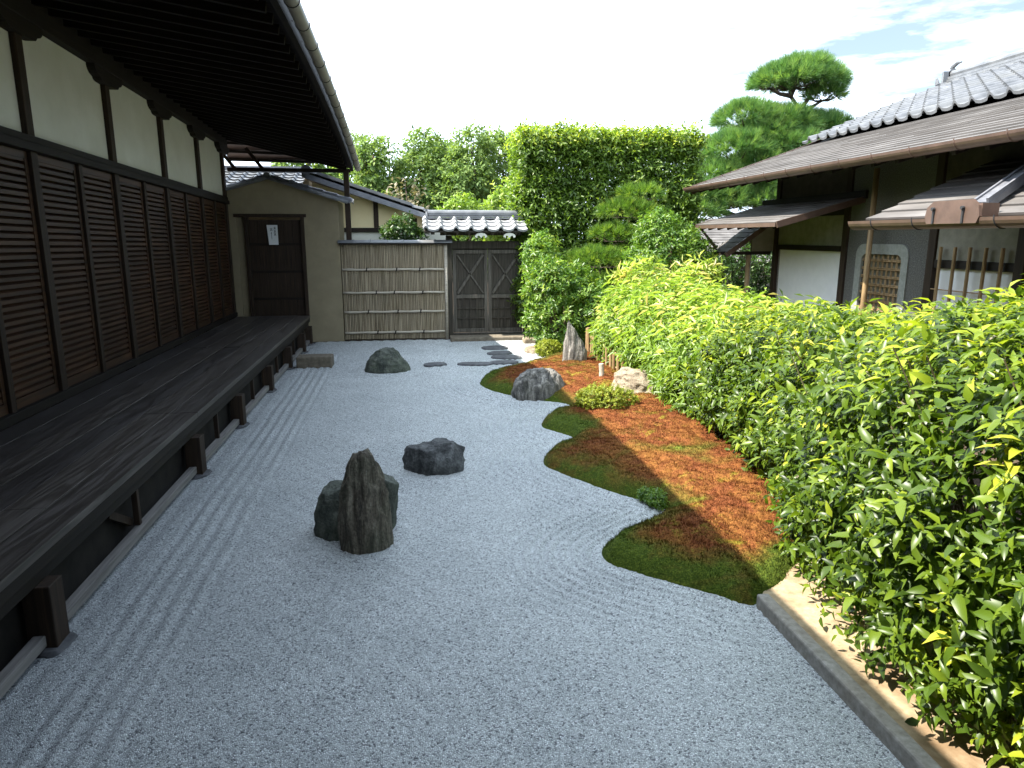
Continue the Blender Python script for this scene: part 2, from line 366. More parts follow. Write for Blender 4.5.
M['leaf_tall'] = leaf_mat('tall_hedge_leaf', [(0,(.045,.090,.014)),(.5,(.13,.215,.030)),(.85,(.26,.35,.042)),(1,(.42,.45,.06))], .48, .40)
M['leaf_far'] = leaf_mat('far_tree_leaf', [(0,(.06,.11,.035)),(.5,(.14,.22,.062)),(.85,(.25,.33,.095)),(1,(.36,.40,.14))], .4, .6, .25)
M['leaf_dark'] = leaf_mat('dark_bush_leaf', [(0,(.016,.042,.012)),(.6,(.042,.095,.018)),(1,(.12,.20,.035))], .35, .4)
M['needle'] = leaf_mat('pine_needle', [(0,(.040,.105,.036)),(.5,(.100,.205,.060)),(.85,(.195,.31,.085)),(1,(.31,.39,.12))], .42, .5, .3)
M['needle_bright'] = leaf_mat('bright_pine_needle', [(0,(.040,.095,.018)),(.5,(.105,.20,.030)),(.85,(.215,.315,.045)),(1,(.35,.41,.07))], .4, .5, .3)
M['leaf_dry'] = leaf_mat('dry_pale_twig', [(0,(.13,.115,.075)),(.6,(.20,.18,.12)),(1,(.28,.25,.17))], .2, .7, .2)
M['leaf_gold'] = leaf_mat('golden_shrub_leaf', [(0,(.08,.12,.012)),(.5,(.21,.25,.022)),(1,(.38,.40,.045))], .3, .5, .3)

# ------------------------------------------------------------------ foliage builders
def unit(a): return a / np.maximum(np.linalg.norm(a, axis=-1, keepdims=True), 1e-9)
def leaves(name, P, D, Nn, L, Wd, tint, m, parent=None, droop=.25, fold=.18):
    """pointed, folded, drooping leaves: P base, D direction, Nn upper side, L length, Wd half width"""
    n = len(P); D = unit(D); Sd = unit(np.cross(D, Nn)); U = unit(np.cross(Sd, D))
    L = L[:, None]; W2 = Wd[:, None]
    def at(a, s, h): return P + D*L*a + Sd*W2*s + U*(L*h)
    v = np.stack([at(0,0,0), at(.33,0,-.02*1), at(.68,0,-droop*.35), at(1,0,-droop),
                  at(.30,-1,fold*.30), at(.66,-.72,fold*.18-droop*.3), at(.30,1,fold*.30), at(.66,.72,fold*.18-droop*.3)], 1).reshape(-1, 3)
    b = (np.arange(n)*8)[:, None]
    quads = np.concatenate([b + np.array([[1,2,5,4]]), b + np.array([[1,6,7,2]])])
    tris = np.concatenate([b + np.array([[0,1,4]]), b + np.array([[0,6,1]]), b + np.array([[2,3,5]]), b + np.array([[2,7,3]])])
    return np_mesh(name, v, [quads, tris], m, parent, np.repeat(tint, 8), smooth=True)

def cards(name, P, D, Nn, L, Wd, tint, m, parent=None):
    """smaller leaves of two triangles folded on the midrib, for plants farther off"""
    n = len(P); D = unit(D); Sd = unit(np.cross(D, Nn)); U = unit(np.cross(Sd, D)); L = L[:, None]; W2 = Wd[:, None]
    v = np.stack([P, P + D*L*.45 - Sd*W2 + U*L*.1, P + D*L - U*L*.12, P + D*L*.45 + Sd*W2 + U*L*.1], 1).reshape(-1, 3)
    b = (np.arange(n)*4)[:, None]
    tris = np.concatenate([b + np.array([[0,2,1]]), b + np.array([[0,3,2]])])
    return np_mesh(name, v, [tris], m, parent, np.repeat(tint, 4))

def needles(name, P, D, L, W, k, tint, m, parent=None, spread=.75):
    """tufts of k thin needles fanning out of P about D"""
    n = len(P)
    P2 = np.repeat(P, k, 0); D2 = unit(np.repeat(unit(D), k, 0) + rng.normal(0, spread*.5, (n*k, 3)))
    L2 = np.repeat(L, k)*rng.uniform(.75, 1.1, n*k)
    Sd = unit(np.cross(D2, rng.normal(0, 1, (n*k, 3))))
    v = np.stack([P2 - Sd*W/2, P2 + Sd*W/2, P2 + D2*L2[:, None] + Sd*W*.12, P2 + D2*L2[:, None] - Sd*W*.12], 1).reshape(-1, 3)
    b = (np.arange(n*k)*4)[:, None]
    tn = np.repeat(np.clip(np.repeat(tint, k) + rng.normal(0, .1, n*k), 0, 1), 4)
    return np_mesh(name, v, [b + np.array([[0,1,2,3]])], m, parent, tn)

def sphere_dirs(n): return unit(rng.normal(0, 1, (n, 3)))

def blob_points(blobs, n, shell=.35, upper=-1.0):
    """points in the outer shell of a set of ellipsoids, with outward normals; those buried in another blob are dropped"""
    blobs = [np.array(b, float) for b in blobs]
    area = np.array([(b[3]*b[4] + b[3]*b[5] + b[4]*b[5]) for b in blobs]); cnt = (n*area/area.sum()).astype(int)
    Ps, Ns = [], []
    for i, (b, c) in enumerate(zip(blobs, cnt)):
        d = sphere_dirs(int(c*1.3)); d = d[d[:, 2] > upper][:c]
        r = 1 - shell*rng.random(len(d))**1.6
        p = b[:3] + d*b[3:6]*r[:, None]
        nn = unit(d/b[3:6])
        keep = np.ones(len(p), bool)
        for j, q in enumerate(blobs):
            if j != i: keep &= (((p - q[:3])/q[3:6])**2).sum(1) > .55
        Ps.append(p[keep]); Ns.append(nn[keep])
    return np.concatenate(Ps), np.concatenate(Ns)

def sprays(P, Nn, k, stem, up=.35, jitter=.5):
    """k leaves along a short shoot from each P; returns leaf base, direction, upper side"""
    n = len(P)
    A = unit(Nn + np.array([0, 0, up]) + rng.normal(0, jitter, (n, 3)))
    sl = stem*rng.uniform(.6, 1.3, n)
    B, D, U, ID = [], [], [], []
    side0 = unit(np.cross(A, rng.normal(0, 1, (n, 3))))
    side1 = unit(np.cross(A, side0))
    for i in range(k):
        f = (i + .5)/k; ang = i*2.4 + rng.normal(0, .3, n)
        s = side0*np.cos(ang)[:, None] + side1*np.sin(ang)[:, None]
        B.append(P + A*(sl*f)[:, None])
        d = unit(A*(.35 + .5*f) + s + np.array([0, 0, -.15]) + rng.normal(0, .15, (n, 3)))
        D.append(d); u = A + np.array([0, 0, .8]) + rng.normal(0, .3, (n, 3)); U.append(u); ID.append(np.arange(n))
    return np.concatenate(B), np.concatenate(D), np.concatenate(U), np.concatenate(ID)

def fbm(P, s, seed=0.0):
    return np.array([mnoise.fractal((p[0]*s + seed, p[1]*s - seed, p[2]*s + 2*seed), 1.0, 2.0, 3) for p in P])

def limbs(mb, base, top, r, n, spread, seed, wob=.12):
    """tapered trunk with limbs"""
    q = random.Random(seed); b, t = Vector(base), Vector(top); ks = 7; pts = []
    for i in range(ks):
        f = i/(ks - 1); p = b.lerp(t, f)
        if 0 < i: p += Vector((q.uniform(-1, 1), q.uniform(-1, 1), 0))*wob*(.4 + f)
        pts.append(p)
    mb.tube(pts, [r*(1.15 - .85*i/(ks - 1)) for i in range(ks)], 8)
    for j in range(n):
        f = q.uniform(.3, .95); i = int(f*(ks - 1)); p = pts[i].lerp(pts[min(i + 1, ks - 1)], f*(ks - 1) - i)
        a = q.uniform(0, 6.28); ln = spread*q.uniform(.5, 1.)
        e = p + Vector((math.cos(a)*ln, math.sin(a)*ln, ln*q.uniform(.3, .8)))
        mdl = p.lerp(e, .5) + Vector((0, 0, ln*.12))
        rr = r*(1.0 - .75*f)*.6
        mb.tube([p, mdl, e], [rr, rr*.65, rr*.25], 6)
    return mb

# ------------------------------------------------------------------ ground, gravel, moss
MOSS = np.array([(1.86,3.40),(1.70,3.53),(1.45,3.74),(1.24,3.95),(1.17,4.10),(1.24,4.28),(1.52,4.50),(1.80,4.68),(1.86,4.86),(1.74,5.04),(1.60,5.20),
                 (1.34,5.62),(1.15,6.01),(1.24,6.35),(1.52,6.66),(1.60,6.84),(1.48,7.08),(1.36,7.32),(1.50,7.66),(1.80,7.92),(1.90,8.12),(1.82,8.35),(1.60,8.52),(1.28,8.82),
                 (1.02,9.20),(.90,9.62),(.98,10.0),(1.18,10.35),(1.60,10.75),(2.02,11.15),(2.40,11.6),(3.0,11.7),(3.5,10.4),(3.7,7.0),(3.5,4.4),(2.95,3.85),(2.45,3.80),(2.12,3.52)])
def smooth_poly(p, k=5):
    n = len(p); o = []
    for i in range(n):
        a, b, c, d = p[i-1], p[i], p[(i+1) % n], p[(i+2) % n]
        for j in range(k):
            t = j/k
            o.append(.5*((2*b) + (c - a)*t + (2*a - 5*b + 4*c - d)*t*t + (3*b - a - 3*c + d)*t**3))
    return np.array(o)
MP = smooth_poly(MOSS)
def sdist(X, Y, poly):
    """signed distance to a closed polygon, positive inside"""
    d = np.full(X.shape, 1e9); ins = np.zeros(X.shape, bool); n = len(poly)
    for i in range(n):
        ax, ay = poly[i]; bx, by = poly[(i+1) % n]; ex, ey = bx - ax, by - ay
        t = np.clip(((X - ax)*ex + (Y - ay)*ey)/(ex*ex + ey*ey + 1e-12), 0, 1)
        d = np.minimum(d, (X - ax - t*ex)**2 + (Y - ay - t*ey)**2)
        c = ((ay > Y) != (by > Y)) & (X < ex*(Y - ay)/(ey + 1e-12) + ax)
        ins ^= c
    d = np.sqrt(d)
    return np.where(ins, d, -d)

def vnoise(X, Y, s, seed=0.):
    """cheap smooth 2-D noise from summed sines"""
    r = np.random.default_rng(int(seed*10) + 3); o = np.zeros_like(X)
    for i in range(7):
        a = r.uniform(0, 6.28); f = s*r.uniform(.5, 2.2); o += np.sin((X*np.cos(a) + Y*np.sin(a))*f + r.uniform(0, 6.28))/(.6 + f/s)
    return o/4.

def grid_mesh(name, X, Y, Z, m, keep=None, tint=None, smooth=True):
    ny, nx = X.shape
    v = np.stack([X, Y, Z], -1).reshape(-1, 3)
    i = np.arange(ny*nx).reshape(ny, nx)
    q = np.stack([i[:-1, :-1], i[:-1, 1:], i[1:, 1:], i[1:, :-1]], -1).reshape(-1, 4)
    if keep is not None:
        k = keep.reshape(-1); q = q[k[q].all(1)]
        used = np.zeros(len(v), bool); used[q.ravel()] = True
        remap = np.cumsum(used) - 1; v = v[used]; q = remap[q]
        if tint is not None: tint = tint.reshape(-1)[used]
    elif tint is not None: tint = tint.reshape(-1)
    return np_mesh(name, v, [q], m, None, tint, smooth)

ground = MB().add([(-200,-200,-.03),(200,-200,-.03),(200,300,-.03),(-200,300,-.03)], [(0,1,2,3)]).build('ground', M['soil'])
tag(ground, 'bare brown earth under the hedges and around the buildings', kind='structure')

xs = np.arange(-2.35, 2.36, .0150); ys = np.arange(-1.5, 14.12, .0150)
GX, GY = np.meshgrid(xs, ys)
dm = -sdist(GX, GY, MP)                                   # distance outside the moss
u = GX + .0115*GY
Z = np.zeros_like(GX)
fade = np.clip((.78 - dm)/.35, 0, 1)*np.clip(dm/.05, 0, 1)*np.clip((GY - 2.9)/.8, .12, 1)
Z += .0145*np.sin((dm + .035*vnoise(GX, GY, 2.2, 1))*2*math.pi/.078)*fade*(.75 + .35*vnoise(GX, GY, 1.4, 2))
lane = np.clip((u + 1.66)/.05, 0, 1)*np.clip((-1.14 - u)/.05, 0, 1)*np.clip((12.6 - GY)/.3, 0, 1)
Z += lane*.0115*np.sin((u + .022*vnoise(GX, GY, 3., 3))*2*math.pi/.105)*np.clip(.7 + .6*vnoise(GX, GY, 2.6, 5), .1, 1.4)
lane2 = np.clip((GY - 10.2)/.2, 0, 1)*np.clip((GX + 1.9)/.1, 0, 1)*np.clip((.9 - GX)/.3, 0, 1)
Z += lane2*.007*np.sin((GX*.55 + GY*.84 + .04*vnoise(GX, GY, 2., 6))*2*math.pi/.12)
mid = np.clip((u + 1.1)/.2, 0, 1)*np.clip((dm - .9)/.4, 0, 1)*np.clip((10.2 - GY)/.4, 0, 1)
Z += mid*.0018*np.sin((GY*.6 + GX*.8 + .12*vnoise(GX, GY, 1.3, 8))*2*math.pi/.13)
Z += .006*vnoise(GX, GY, 3.5, 9) + rng.normal(0, .0016, GX.shape)
Z -= .02*np.clip((-1.72 - u)/.08, 0, 1)                      # worn low along the veranda
for (rx, ry, rr) in ((-.42,4.58,.33),(.15,6.0,.35),(-.42,10.85,.42)):
    dd = np.hypot(GX - rx, GY - ry); Z += .022*np.exp(-((dd - rr)/.10)**2)*(1 + .5*vnoise(GX, GY, 6, 4))
gravel = grid_mesh('gravel_garden', GX, GY, Z, M['gravel'], keep=~((GX > 1.9) & (GY < 3.36)))
tag(gravel, 'raked white gravel of the dry garden', kind='structure')

mxs_, mys_ = np.arange(.8, 3.3, .016), np.arange(3.2, 12.0, .016)
MX, MY = np.meshgrid(mxs_, mys_)
md = sdist(MX, MY, MP) + .011*vnoise(MX, MY, 16., 15) + .006*vnoise(MX, MY, 45., 16)
mh = .135*(1 - np.exp(-np.maximum(md, 0)/.075)) + .085*np.clip(md/.9, 0, 1) + .045*vnoise(MX, MY, 2.2, 11)*np.clip(md/.3, 0, 1)
def cushions(X, Y, sc, sd):
    return np.array([mnoise.voronoi((x*sc + sd, y*sc - sd, .3*sd), distance_metric='DISTANCE_SQUARED')[0][0] for x, y in zip(X.ravel(), Y.ravel())]).reshape(X.shape)
cu = .026*(1 - cushions(MX + .03*vnoise(MX, MY, 9., 12), MY, 5.2, 1.) * 1.6) + .015*(1 - cushions(MX, MY, 14., 4.)*1.5) + .010*(1 - cushions(MX, MY, 33., 7.)*1.5)
mh += (cu - .024)*np.clip(md/.10, 0, 1)
mh = np.where(md < 0, md*1.2, mh) - .012
edge = np.clip(md/.40, 0, 1)*.34 + .15 + .05*vnoise(MX, MY, 3., 18)
moss = grid_mesh('moss_bank', MX, MY, mh, M['moss'], keep=md > -.06, tint=edge)
tag(moss, 'rust red and green moss bank with a scalloped edge beside the gravel', 'moss', kind='stuff')
# the moss's fine upright hairs, joined to the bank
def moss_height(x, y):
    i = np.clip(((y - 3.2)/.016).astype(int), 0, MX.shape[0]-1); j = np.clip(((x - .8)/.016).astype(int), 0, MX.shape[1]-1)
    return mh[i, j], md[i, j], edge[i, j]
nb = 230000
bx, by = rng.uniform(.85, 3.3, nb), 3.3 + 8.4*rng.random(nb)**1.35
bz, bd, be = moss_height(bx, by); k = bd > .0
bx, by, bz, be = bx[k], by[k], bz[k], be[k]
BP = np.stack([bx, by, bz - .004], 1)
BD = unit(np.stack([rng.normal(0, .45, len(bx)), rng.normal(0, .45, len(bx)), np.ones(len(bx))], 1))
BS = unit(np.cross(BD, rng.normal(0, 1, (len(bx), 3))))
tf = np.clip(.5 + .7*vnoise(bx, by, 21., 13), .15, 1.4)
BL = ((.012 + .022*rng.random(len(bx)))*(.6 + .6*tf))[:, None]; bw = .0026
v = np.stack([BP - BS*bw, BP + BS*bw, BP + BD*BL], 1).reshape(-1, 3)
hair = np_mesh('moss_hairs', v, [np.arange(len(v)).reshape(-1, 3)], M['moss'], moss, np.repeat(be, 3))
hair['kind'] = 'stuff'

bed = MB().add([(1.935,-1.5,.042),(3.6,-1.5,.042),(3.6,4.1,.042),(2.45,4.0,.042),(2.08,3.62,.042),(1.935,3.44,.042)], [(0,1,2,3,4,5)]).build('path', M['sand'])
tag(bed, 'pale sandy strip between the granite kerb and the hedge', kind='structure')
kb = empty('kerb', (1.91, 3.4, 0), 0, 'long narrow weathered kerb of granite between gravel and sand', 'kerb')
for i, (a, b) in enumerate(((3.39, 1.62), (1.612, -.2), (-.208, -1.5))):
    MB().box(-.04, .032, b - 3.4, a - 3.4, -.1, .078).build('kerb_stone', M['kerb'], kb, bevel=.012)

# ------------------------------------------------------------------ rocks
def rock(name, loc, levels, m, label, cat='rock', group=None, seed=1, planes=9, amp=.03, stretch=(1,1,1), rz=0., clip=(.80,.97), parent=None, freq=5., expo=2.4, tilt=(.25,.5)):
    """a stone lofted through (z, cx, cy, rx, ry) levels, cut by random flat faces and roughened"""
    q = random.Random(seed); lv = np.array(levels, float); rings, seg = 46, 76
    f = np.linspace(0, len(lv) - 1, rings); L = np.stack([np.interp(f, np.arange(len(lv)), lv[:, i]) for i in range(5)], 1)
    for _ in range(2): L[1:-1] = (L[:-2] + 2*L[1:-1] + L[2:])/4
    t = np.linspace(0, 2*math.pi, seg, endpoint=False)
    ct, st = np.cos(t), np.sin(t)
    e = 2/expo
    cx, sx = np.sign(ct)*np.abs(ct)**e, np.sign(st)*np.abs(st)**e
    V = np.stack([L[:, 1:2] + L[:, 3:4]*cx, L[:, 2:3] + L[:, 4:5]*sx, np.repeat(L[:, 0:1], seg, 1)], -1).reshape(-1, 3)
    V = np.concatenate([V, [[L[-1, 1], L[-1, 2], L[-1, 0]]]])
    c = V.mean(0)
    for _ in range(planes):
        n = np.array([q.gauss(0, 1), q.gauss(0, 1), q.gauss(*tilt)]); n /= np.linalg.norm(n)
        h = (V - c) @ n; d = h.max()*q.uniform(*clip)
        over = np.maximum(h - d, 0); V = V - over[:, None]*n*.9
    nn = unit((V - c)*np.array([1, 1, .5]))
    s = np.array(stretch)
    off = np.array([mnoise.fractal(Vector(p*s*freq + seed*3.1), .9, 2.1, 6) for p in V])
    rid = np.array([abs(mnoise.noise(Vector(p*s*freq*2.1 + seed*7.7))) for p in V])
    V = V + nn*(amp*off - amp*1.1*rid)[:, None]
    q4 = []
    for i in range(rings - 1):
        a = i*seg + np.arange(seg); b = i*seg + (np.arange(seg) + 1) % seg
        q4.append(np.stack([a, b, b + seg, a + seg], 1))
    a = (rings - 1)*seg + np.arange(seg); b = (rings - 1)*seg + (np.arange(seg) + 1) % seg
    tri = np.stack([a, b, np.full(seg, rings*seg)], 1)
    o = np_mesh(name, V, [np.concatenate(q4), tri], m, parent, None, True)
    try:
        o.data.set_sharp_from_angle(angle=R(38))
    except Exception: pass
    o.location = loc; o.rotation_euler = (0, 0, rz)
    return tag(o, label, cat, group)

rock('standing_stone', (-.355, 4.50, 0), [(-.1,.0,0,.165,.15),(.0,.005,0,.180,.165),(.12,.0,0,.185,.165),(.26,-.005,0,.178,.155),(.36,-.008,0,.160,.14),(.45,-.008,.0,.128,.112),(.53,-.005,0,.102,.09),(.60,-.002,0,.080,.07),(.65,.0,0,.056,.05),(.675,.0,0,.03,.03)],
     M['rock_brown'], 'tall pointed brown streaked rock standing at the front of the three-rock cluster on the gravel', 'rock', 'rocks set in the gravel', 3, 9, .036, (2.0,2.0,.34), clip=(.76,.94), expo=1.9, tilt=(.12,.10))
rock('rock', (-.58, 4.76, 0), [(-.1,0,0,.16,.15),(.02,0,0,.165,.16),(.16,.0,0,.155,.15),(.28,.01,0,.13,.13),(.35,.025,0,.10,.10),(.385,.03,0,.06,.06)],
     M['rock_dark'], 'low dark mossy rock at the left of the three-rock cluster', 'rock', 'rocks set in the gravel', 5, 8, .022)
rock('rock', (-.235, 4.80, 0), [(-.1,-.02,0,.09,.10),(.05,-.01,0,.085,.11),(.2,0,0,.09,.11),(.32,.012,0,.09,.10),(.375,.01,0,.075,.08),(.39,.005,0,.05,.05)],
     M['rock_dark'], 'small dark green rock peeping out behind the right side of the tall pointed rock', 'rock', 'rocks set in the gravel', 8, 6, .014)
rock('rock', (.13, 6.0, 0), [(-.1,.02,0,.27,.12),(.0,.02,0,.30,.15),(.09,.02,0,.315,.16),(.17,.025,0,.31,.16),(.215,.05,.02,.27,.14),(.24,.09,.03,.20,.11),(.262,.13,.04,.12,.08)],
     M['rock_slate'], 'low blocky dark slate rock lying alone on the gravel beyond the three-rock cluster', 'rock', 'rocks set in the gravel', 14, 12, .024, rz=.12, clip=(.72,.94), expo=3.2)
rock('rock', (-.42, 10.85, 0), [(-.1,.01,0,.36,.26),(.03,.0,0,.365,.27),(.14,-.01,0,.31,.24),(.25,-.02,0,.22,.19),(.32,-.02,0,.16,.14),(.36,-.01,0,.11,.09)],
     M['rock_dark'], 'rounded dark humped rock on the gravel in front of the bamboo screen', 'rock', 'rocks set in the gravel', 17, 8, .028)
rock('rock', (1.60, 8.78, .0), [(-.1,.0,0,.36,.26),(.06,0,0,.365,.27),(.18,0,0,.335,.25),(.28,.0,0,.28,.21),(.345,.0,0,.22,.16),(.375,.0,0,.14,.10)],
     M['rock_grey'], 'broad grey streaked rock half in the moss at the edge of the gravel', 'rock', 'rocks in the moss bank', 21, 7, .034, (1.5,1.5,.35))
rock('standing_stone', (2.42, 10.35, .08), [(-.1,.03,0,.23,.14),(.05,.03,0,.215,.13),(.22,.03,0,.19,.12),(.38,.0,0,.145,.10),(.52,-.035,0,.095,.07),(.64,-.065,0,.055,.045),(.72,-.08,0,.022,.02)],
     M['rock_grey'], 'thin pointed grey slab standing upright in the moss before the leafy bush', 'rock', 'rocks in the moss bank', 26, 7, .03, (1.8,1.8,.25), clip=(.78,.95), tilt=(.1,.12))
rock('rock', (2.74, 8.12, .14), [(-.1,0,0,.36,.24),(.05,0,0,.36,.24),(.15,-.02,0,.31,.21),(.24,-.06,0,.24,.16),(.30,-.10,0,.16,.11),(.33,-.12,0,.09,.06)],
     M['rock_tan'], 'pale tan rock at the foot of the bamboo grass hedge on the moss', 'rock', 'rocks in the moss bank', 31, 9, .04, rz=-.5, clip=(.75,.95))
o = MB().box(-.275,.275,-.17,.17,-.1,.175).build('step_stone', M['block'], bevel=.02); o.location = (-1.58, 11.42, 0)
tag(o, 'brown squared step stone on the gravel beside the far end of the veranda', 'step')

SLABS = [((.33,11.23),.20,.13,.3,'small flat dark stepping stone nearest the humped rock, half sunk in gravel'),
         ((.98,11.18),.30,.13,-.1,'wide flat dark stepping stone alone in the gravel left of the moss tip'),
         ((1.44,11.26),.26,.14,.1,'flat dark stepping stone touching the tip of the moss bank'),
         ((1.57,11.76),.27,.17,-.2,'second flat stepping stone back from the moss tip, beside the bright gravel'),
         ((1.50,12.2),.23,.17,.1,'third flat stepping stone from the moss tip on the way to the gate'),
         ((1.48,12.82),.25,.20,.0,'flat dark stepping stone nearest the gate steps')]
for i, (p, a, b, rz, lab) in enumerate(SLABS):
    rock('stepping_stone', (*p, 0), [(-.06,0,0,a*.9,b*.9),(.01,0,0,a,b),(.024,0,0,a*.98,b*.97),(.032,0,0,a*.9,b*.88),(.034,0,0,a*.5,b*.5)], M['slab'], lab, 'stepping stone', 'stepping stones to the gate', 40+i, 3, .012, rz=rz, freq=4, expo=2.6, clip=(.85,.97))
rock('edging_stone', (2.25, 12.35, 0), [(-.06,0,0,.28,.30),(.03,0,0,.28,.30),(.07,0,0,.26,.28),(.085,0,0,.2,.2)], M['rock_tan'], 'pale flat sunlit stone by the clipped tuft near the gate path', 'stone', None, 51, 5, .02)

# ------------------------------------------------------------------ temple hall (left)
hall = empty('temple_hall', (0, 0, 0), math.atan(.0115), 'long dark timber temple hall with louvred shutters, white plaster band and raised veranda', 'temple hall')
V0, V1 = -2.0, 14.12
UW = -3.27
def zt(z, v): return z - max(z - .5, 0)*.0096*(v - 10)      # the old frame has settled towards its far end
posts_v = [-1.96, -.10, 1.70, 3.50, 5.28, 7.06, 8.91, 10.71, 12.44, 14.06]
def hbox(mb, u0, u1, v0, v1, z0, z1):
    p = []
    for z in (z0, z1):
        for (a, b) in ((u0, v0), (u1, v0), (u1, v1), (u0, v1)): p.append((a, b, zt(z, b)))
    return mb.hexa(p)
for v in posts_v:
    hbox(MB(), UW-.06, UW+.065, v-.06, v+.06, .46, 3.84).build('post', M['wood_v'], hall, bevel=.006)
for a, b in zip(posts_v[:-1], posts_v[1:]):
    hbox(MB(), UW-.05, UW+.015, a+.062, b-.062, 2.85, 3.80).build('plaster_panel', M['plaster_white'], hall)
    mid = (a+b)/2
    hbox(MB(), UW-.05, UW+.06, mid-.04, mid+.04, .60, 2.72).build('mullion', M['wood_v'], hall, bevel=.005)
    for (c, d) in ((a+.062, mid-.042), (mid+.042, b-.062)):
        mb = MB()
        hbox(mb, UW-.03, UW+.03, c, c+.05, .62, 2.71); hbox(mb, UW-.03, UW+.03, d-.05, d, .62, 2.71)
        hbox(mb, UW-.03, UW+.032, c+.05, d-.05, .62, .70); hbox(mb, UW-.03, UW+.032, c+.05, d-.05, 2.65, 2.71)
        hbox(mb, UW-.045, UW-.035, c, d, .62, 2.71)
        z = .71
        while z < 2.63:
            q = [(UW-.028,c+.051,z+.030),(UW+.024,c+.051,z),(UW+.024,d-.051,z),(UW-.028,d-.051,z+.030)]
            q2 = [(x, y, w+.028) for x, y, w in q]
            q2[1] = (q2[1][0], q2[1][1], q2[1][2] + .004); q2[2] = (q2[2][0], q2[2][1], q2[2][2] + .004)
            mb.hexa([(x, y, zt(w, y)) for x, y, w in q + q2]); z += .058
        mb.build('louvred_shutter', M['louvre'], hall)
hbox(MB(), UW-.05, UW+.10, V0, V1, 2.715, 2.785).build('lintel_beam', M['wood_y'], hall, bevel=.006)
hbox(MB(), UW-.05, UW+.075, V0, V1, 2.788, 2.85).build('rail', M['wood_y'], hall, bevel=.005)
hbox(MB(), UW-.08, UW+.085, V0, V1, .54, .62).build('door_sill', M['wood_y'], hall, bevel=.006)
hbox(MB(), UW-.10, UW+.11, V0, V1+.15, 3.80, 4.02).build('wall_plate', M['wood_y'], hall, bevel=.008)
for v in posts_v[1:]:                                        # boat-shaped bracket arms under the plate
    hp = [(.38,3.80),(.375,3.765),(.355,3.735),(.32,3.712),(.28,3.70),(.255,3.692),(.245,3.678),(.225,3.664),(.19,3.657),(.12,3.655)]
    prof = hp + [(-x, z) for x, z in hp[::-1]]
    MB().prism([(UW-.05, v+a, zt(z, v+a)-.001) for a, z in prof], (.15, 0, 0)).build('bracket_arm', M['wood_y'], hall)
# walls and roof body that face away
mb = MB(); mb.box(-11.0, -10.85, V0, V1, 0, 4.0); mb.box(-10.85, UW-.06, V1-.14, V1-.02, 0, 3.8); mb.box(-10.85, UW-.06, V0, V0+.12, 0, 3.8)
mb.build('outer_wall', M['plaster_ochre'], hall)
VE = 14.45
def eave(v):
    w = max(v - 6, 0)
    return (-.785 - .004*w, 3.80 - .0012*w - .0068*w*w)     # gutter line
# underside boards and rafters
vv = np.linspace(V0-.8, VE, 24); mb = MB()
for a, b in zip(vv[:-1], vv[1:]):
    (ua, za), (ub, zb) = eave(a), eave(b)
    mb.hexa([(UW-.3,a,zt(4.10,a)),(ua-.16,a,za+.03),(ub-.16,b,zb+.03),(UW-.3,b,zt(4.10,b)),(UW-.3,a,zt(4.16,a)),(ua-.16,a,za+.09),(ub-.16,b,zb+.09),(UW-.3,b,zt(4.16,b))])
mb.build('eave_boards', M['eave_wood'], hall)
mb = MB(); v = V0-.6
while v < VE:
    ua, za = eave(v)
    mb.bar((UW-.2, v, zt(4.04, v)), (ua-.20, v, za-.025), .055, .075); v += .30
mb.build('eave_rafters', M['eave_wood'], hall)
mb = MB()
for a, b in zip(vv[:-1], vv[1:]):
    (ua, za), (ub, zb) = eave(a), eave(b)
    mb.hexa([(ua-.14,a,za-.03),(ua-.085,a,za-.03),(ub-.085,b,zb-.03),(ub-.14,b,zb-.03),(ua-.14,a,za+.17),(ua-.085,a,za+.17),(ub-.085,b,zb+.17),(ub-.14,b,zb+.17)])
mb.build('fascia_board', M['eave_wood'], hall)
roof = MB()
for a, b in zip(vv[:-1], vv[1:]):
    (ua, za), (ub, zb) = eave(a), eave(b)
    roof.hexa([(-7.2,a,6.6),(ua-.15,a,za+.10),(ub-.15,b,zb+.10),(-7.2,b,6.6),(-7.2,a,6.75),(ua-.145,a,za+.19),(ub-.145,b,zb+.19),(-7.2,b,6.75)])
roof.hexa([(-12.6,V0-.8,3.8),(-7.2,V0-.8,6.6),(-7.2,VE,6.6),(-12.6,VE,3.8),(-12.6,V0-.8,3.95),(-7.2,V0-.8,6.75),(-7.2,VE,6.75),(-12.6,VE,3.95)])
roof.prism([(-10.9,V1-.1,3.9),(-3.5,V1-.1,4.3),(-7.2,V1-.1,6.6)], (0,.08,0)); roof.prism([(-10.9,V0,3.9),(-3.5,V0,4.3),(-7.2,V0,6.6)], (0,.08,0))
roof_o = roof.build('roof', M['tile_dark'], hall)
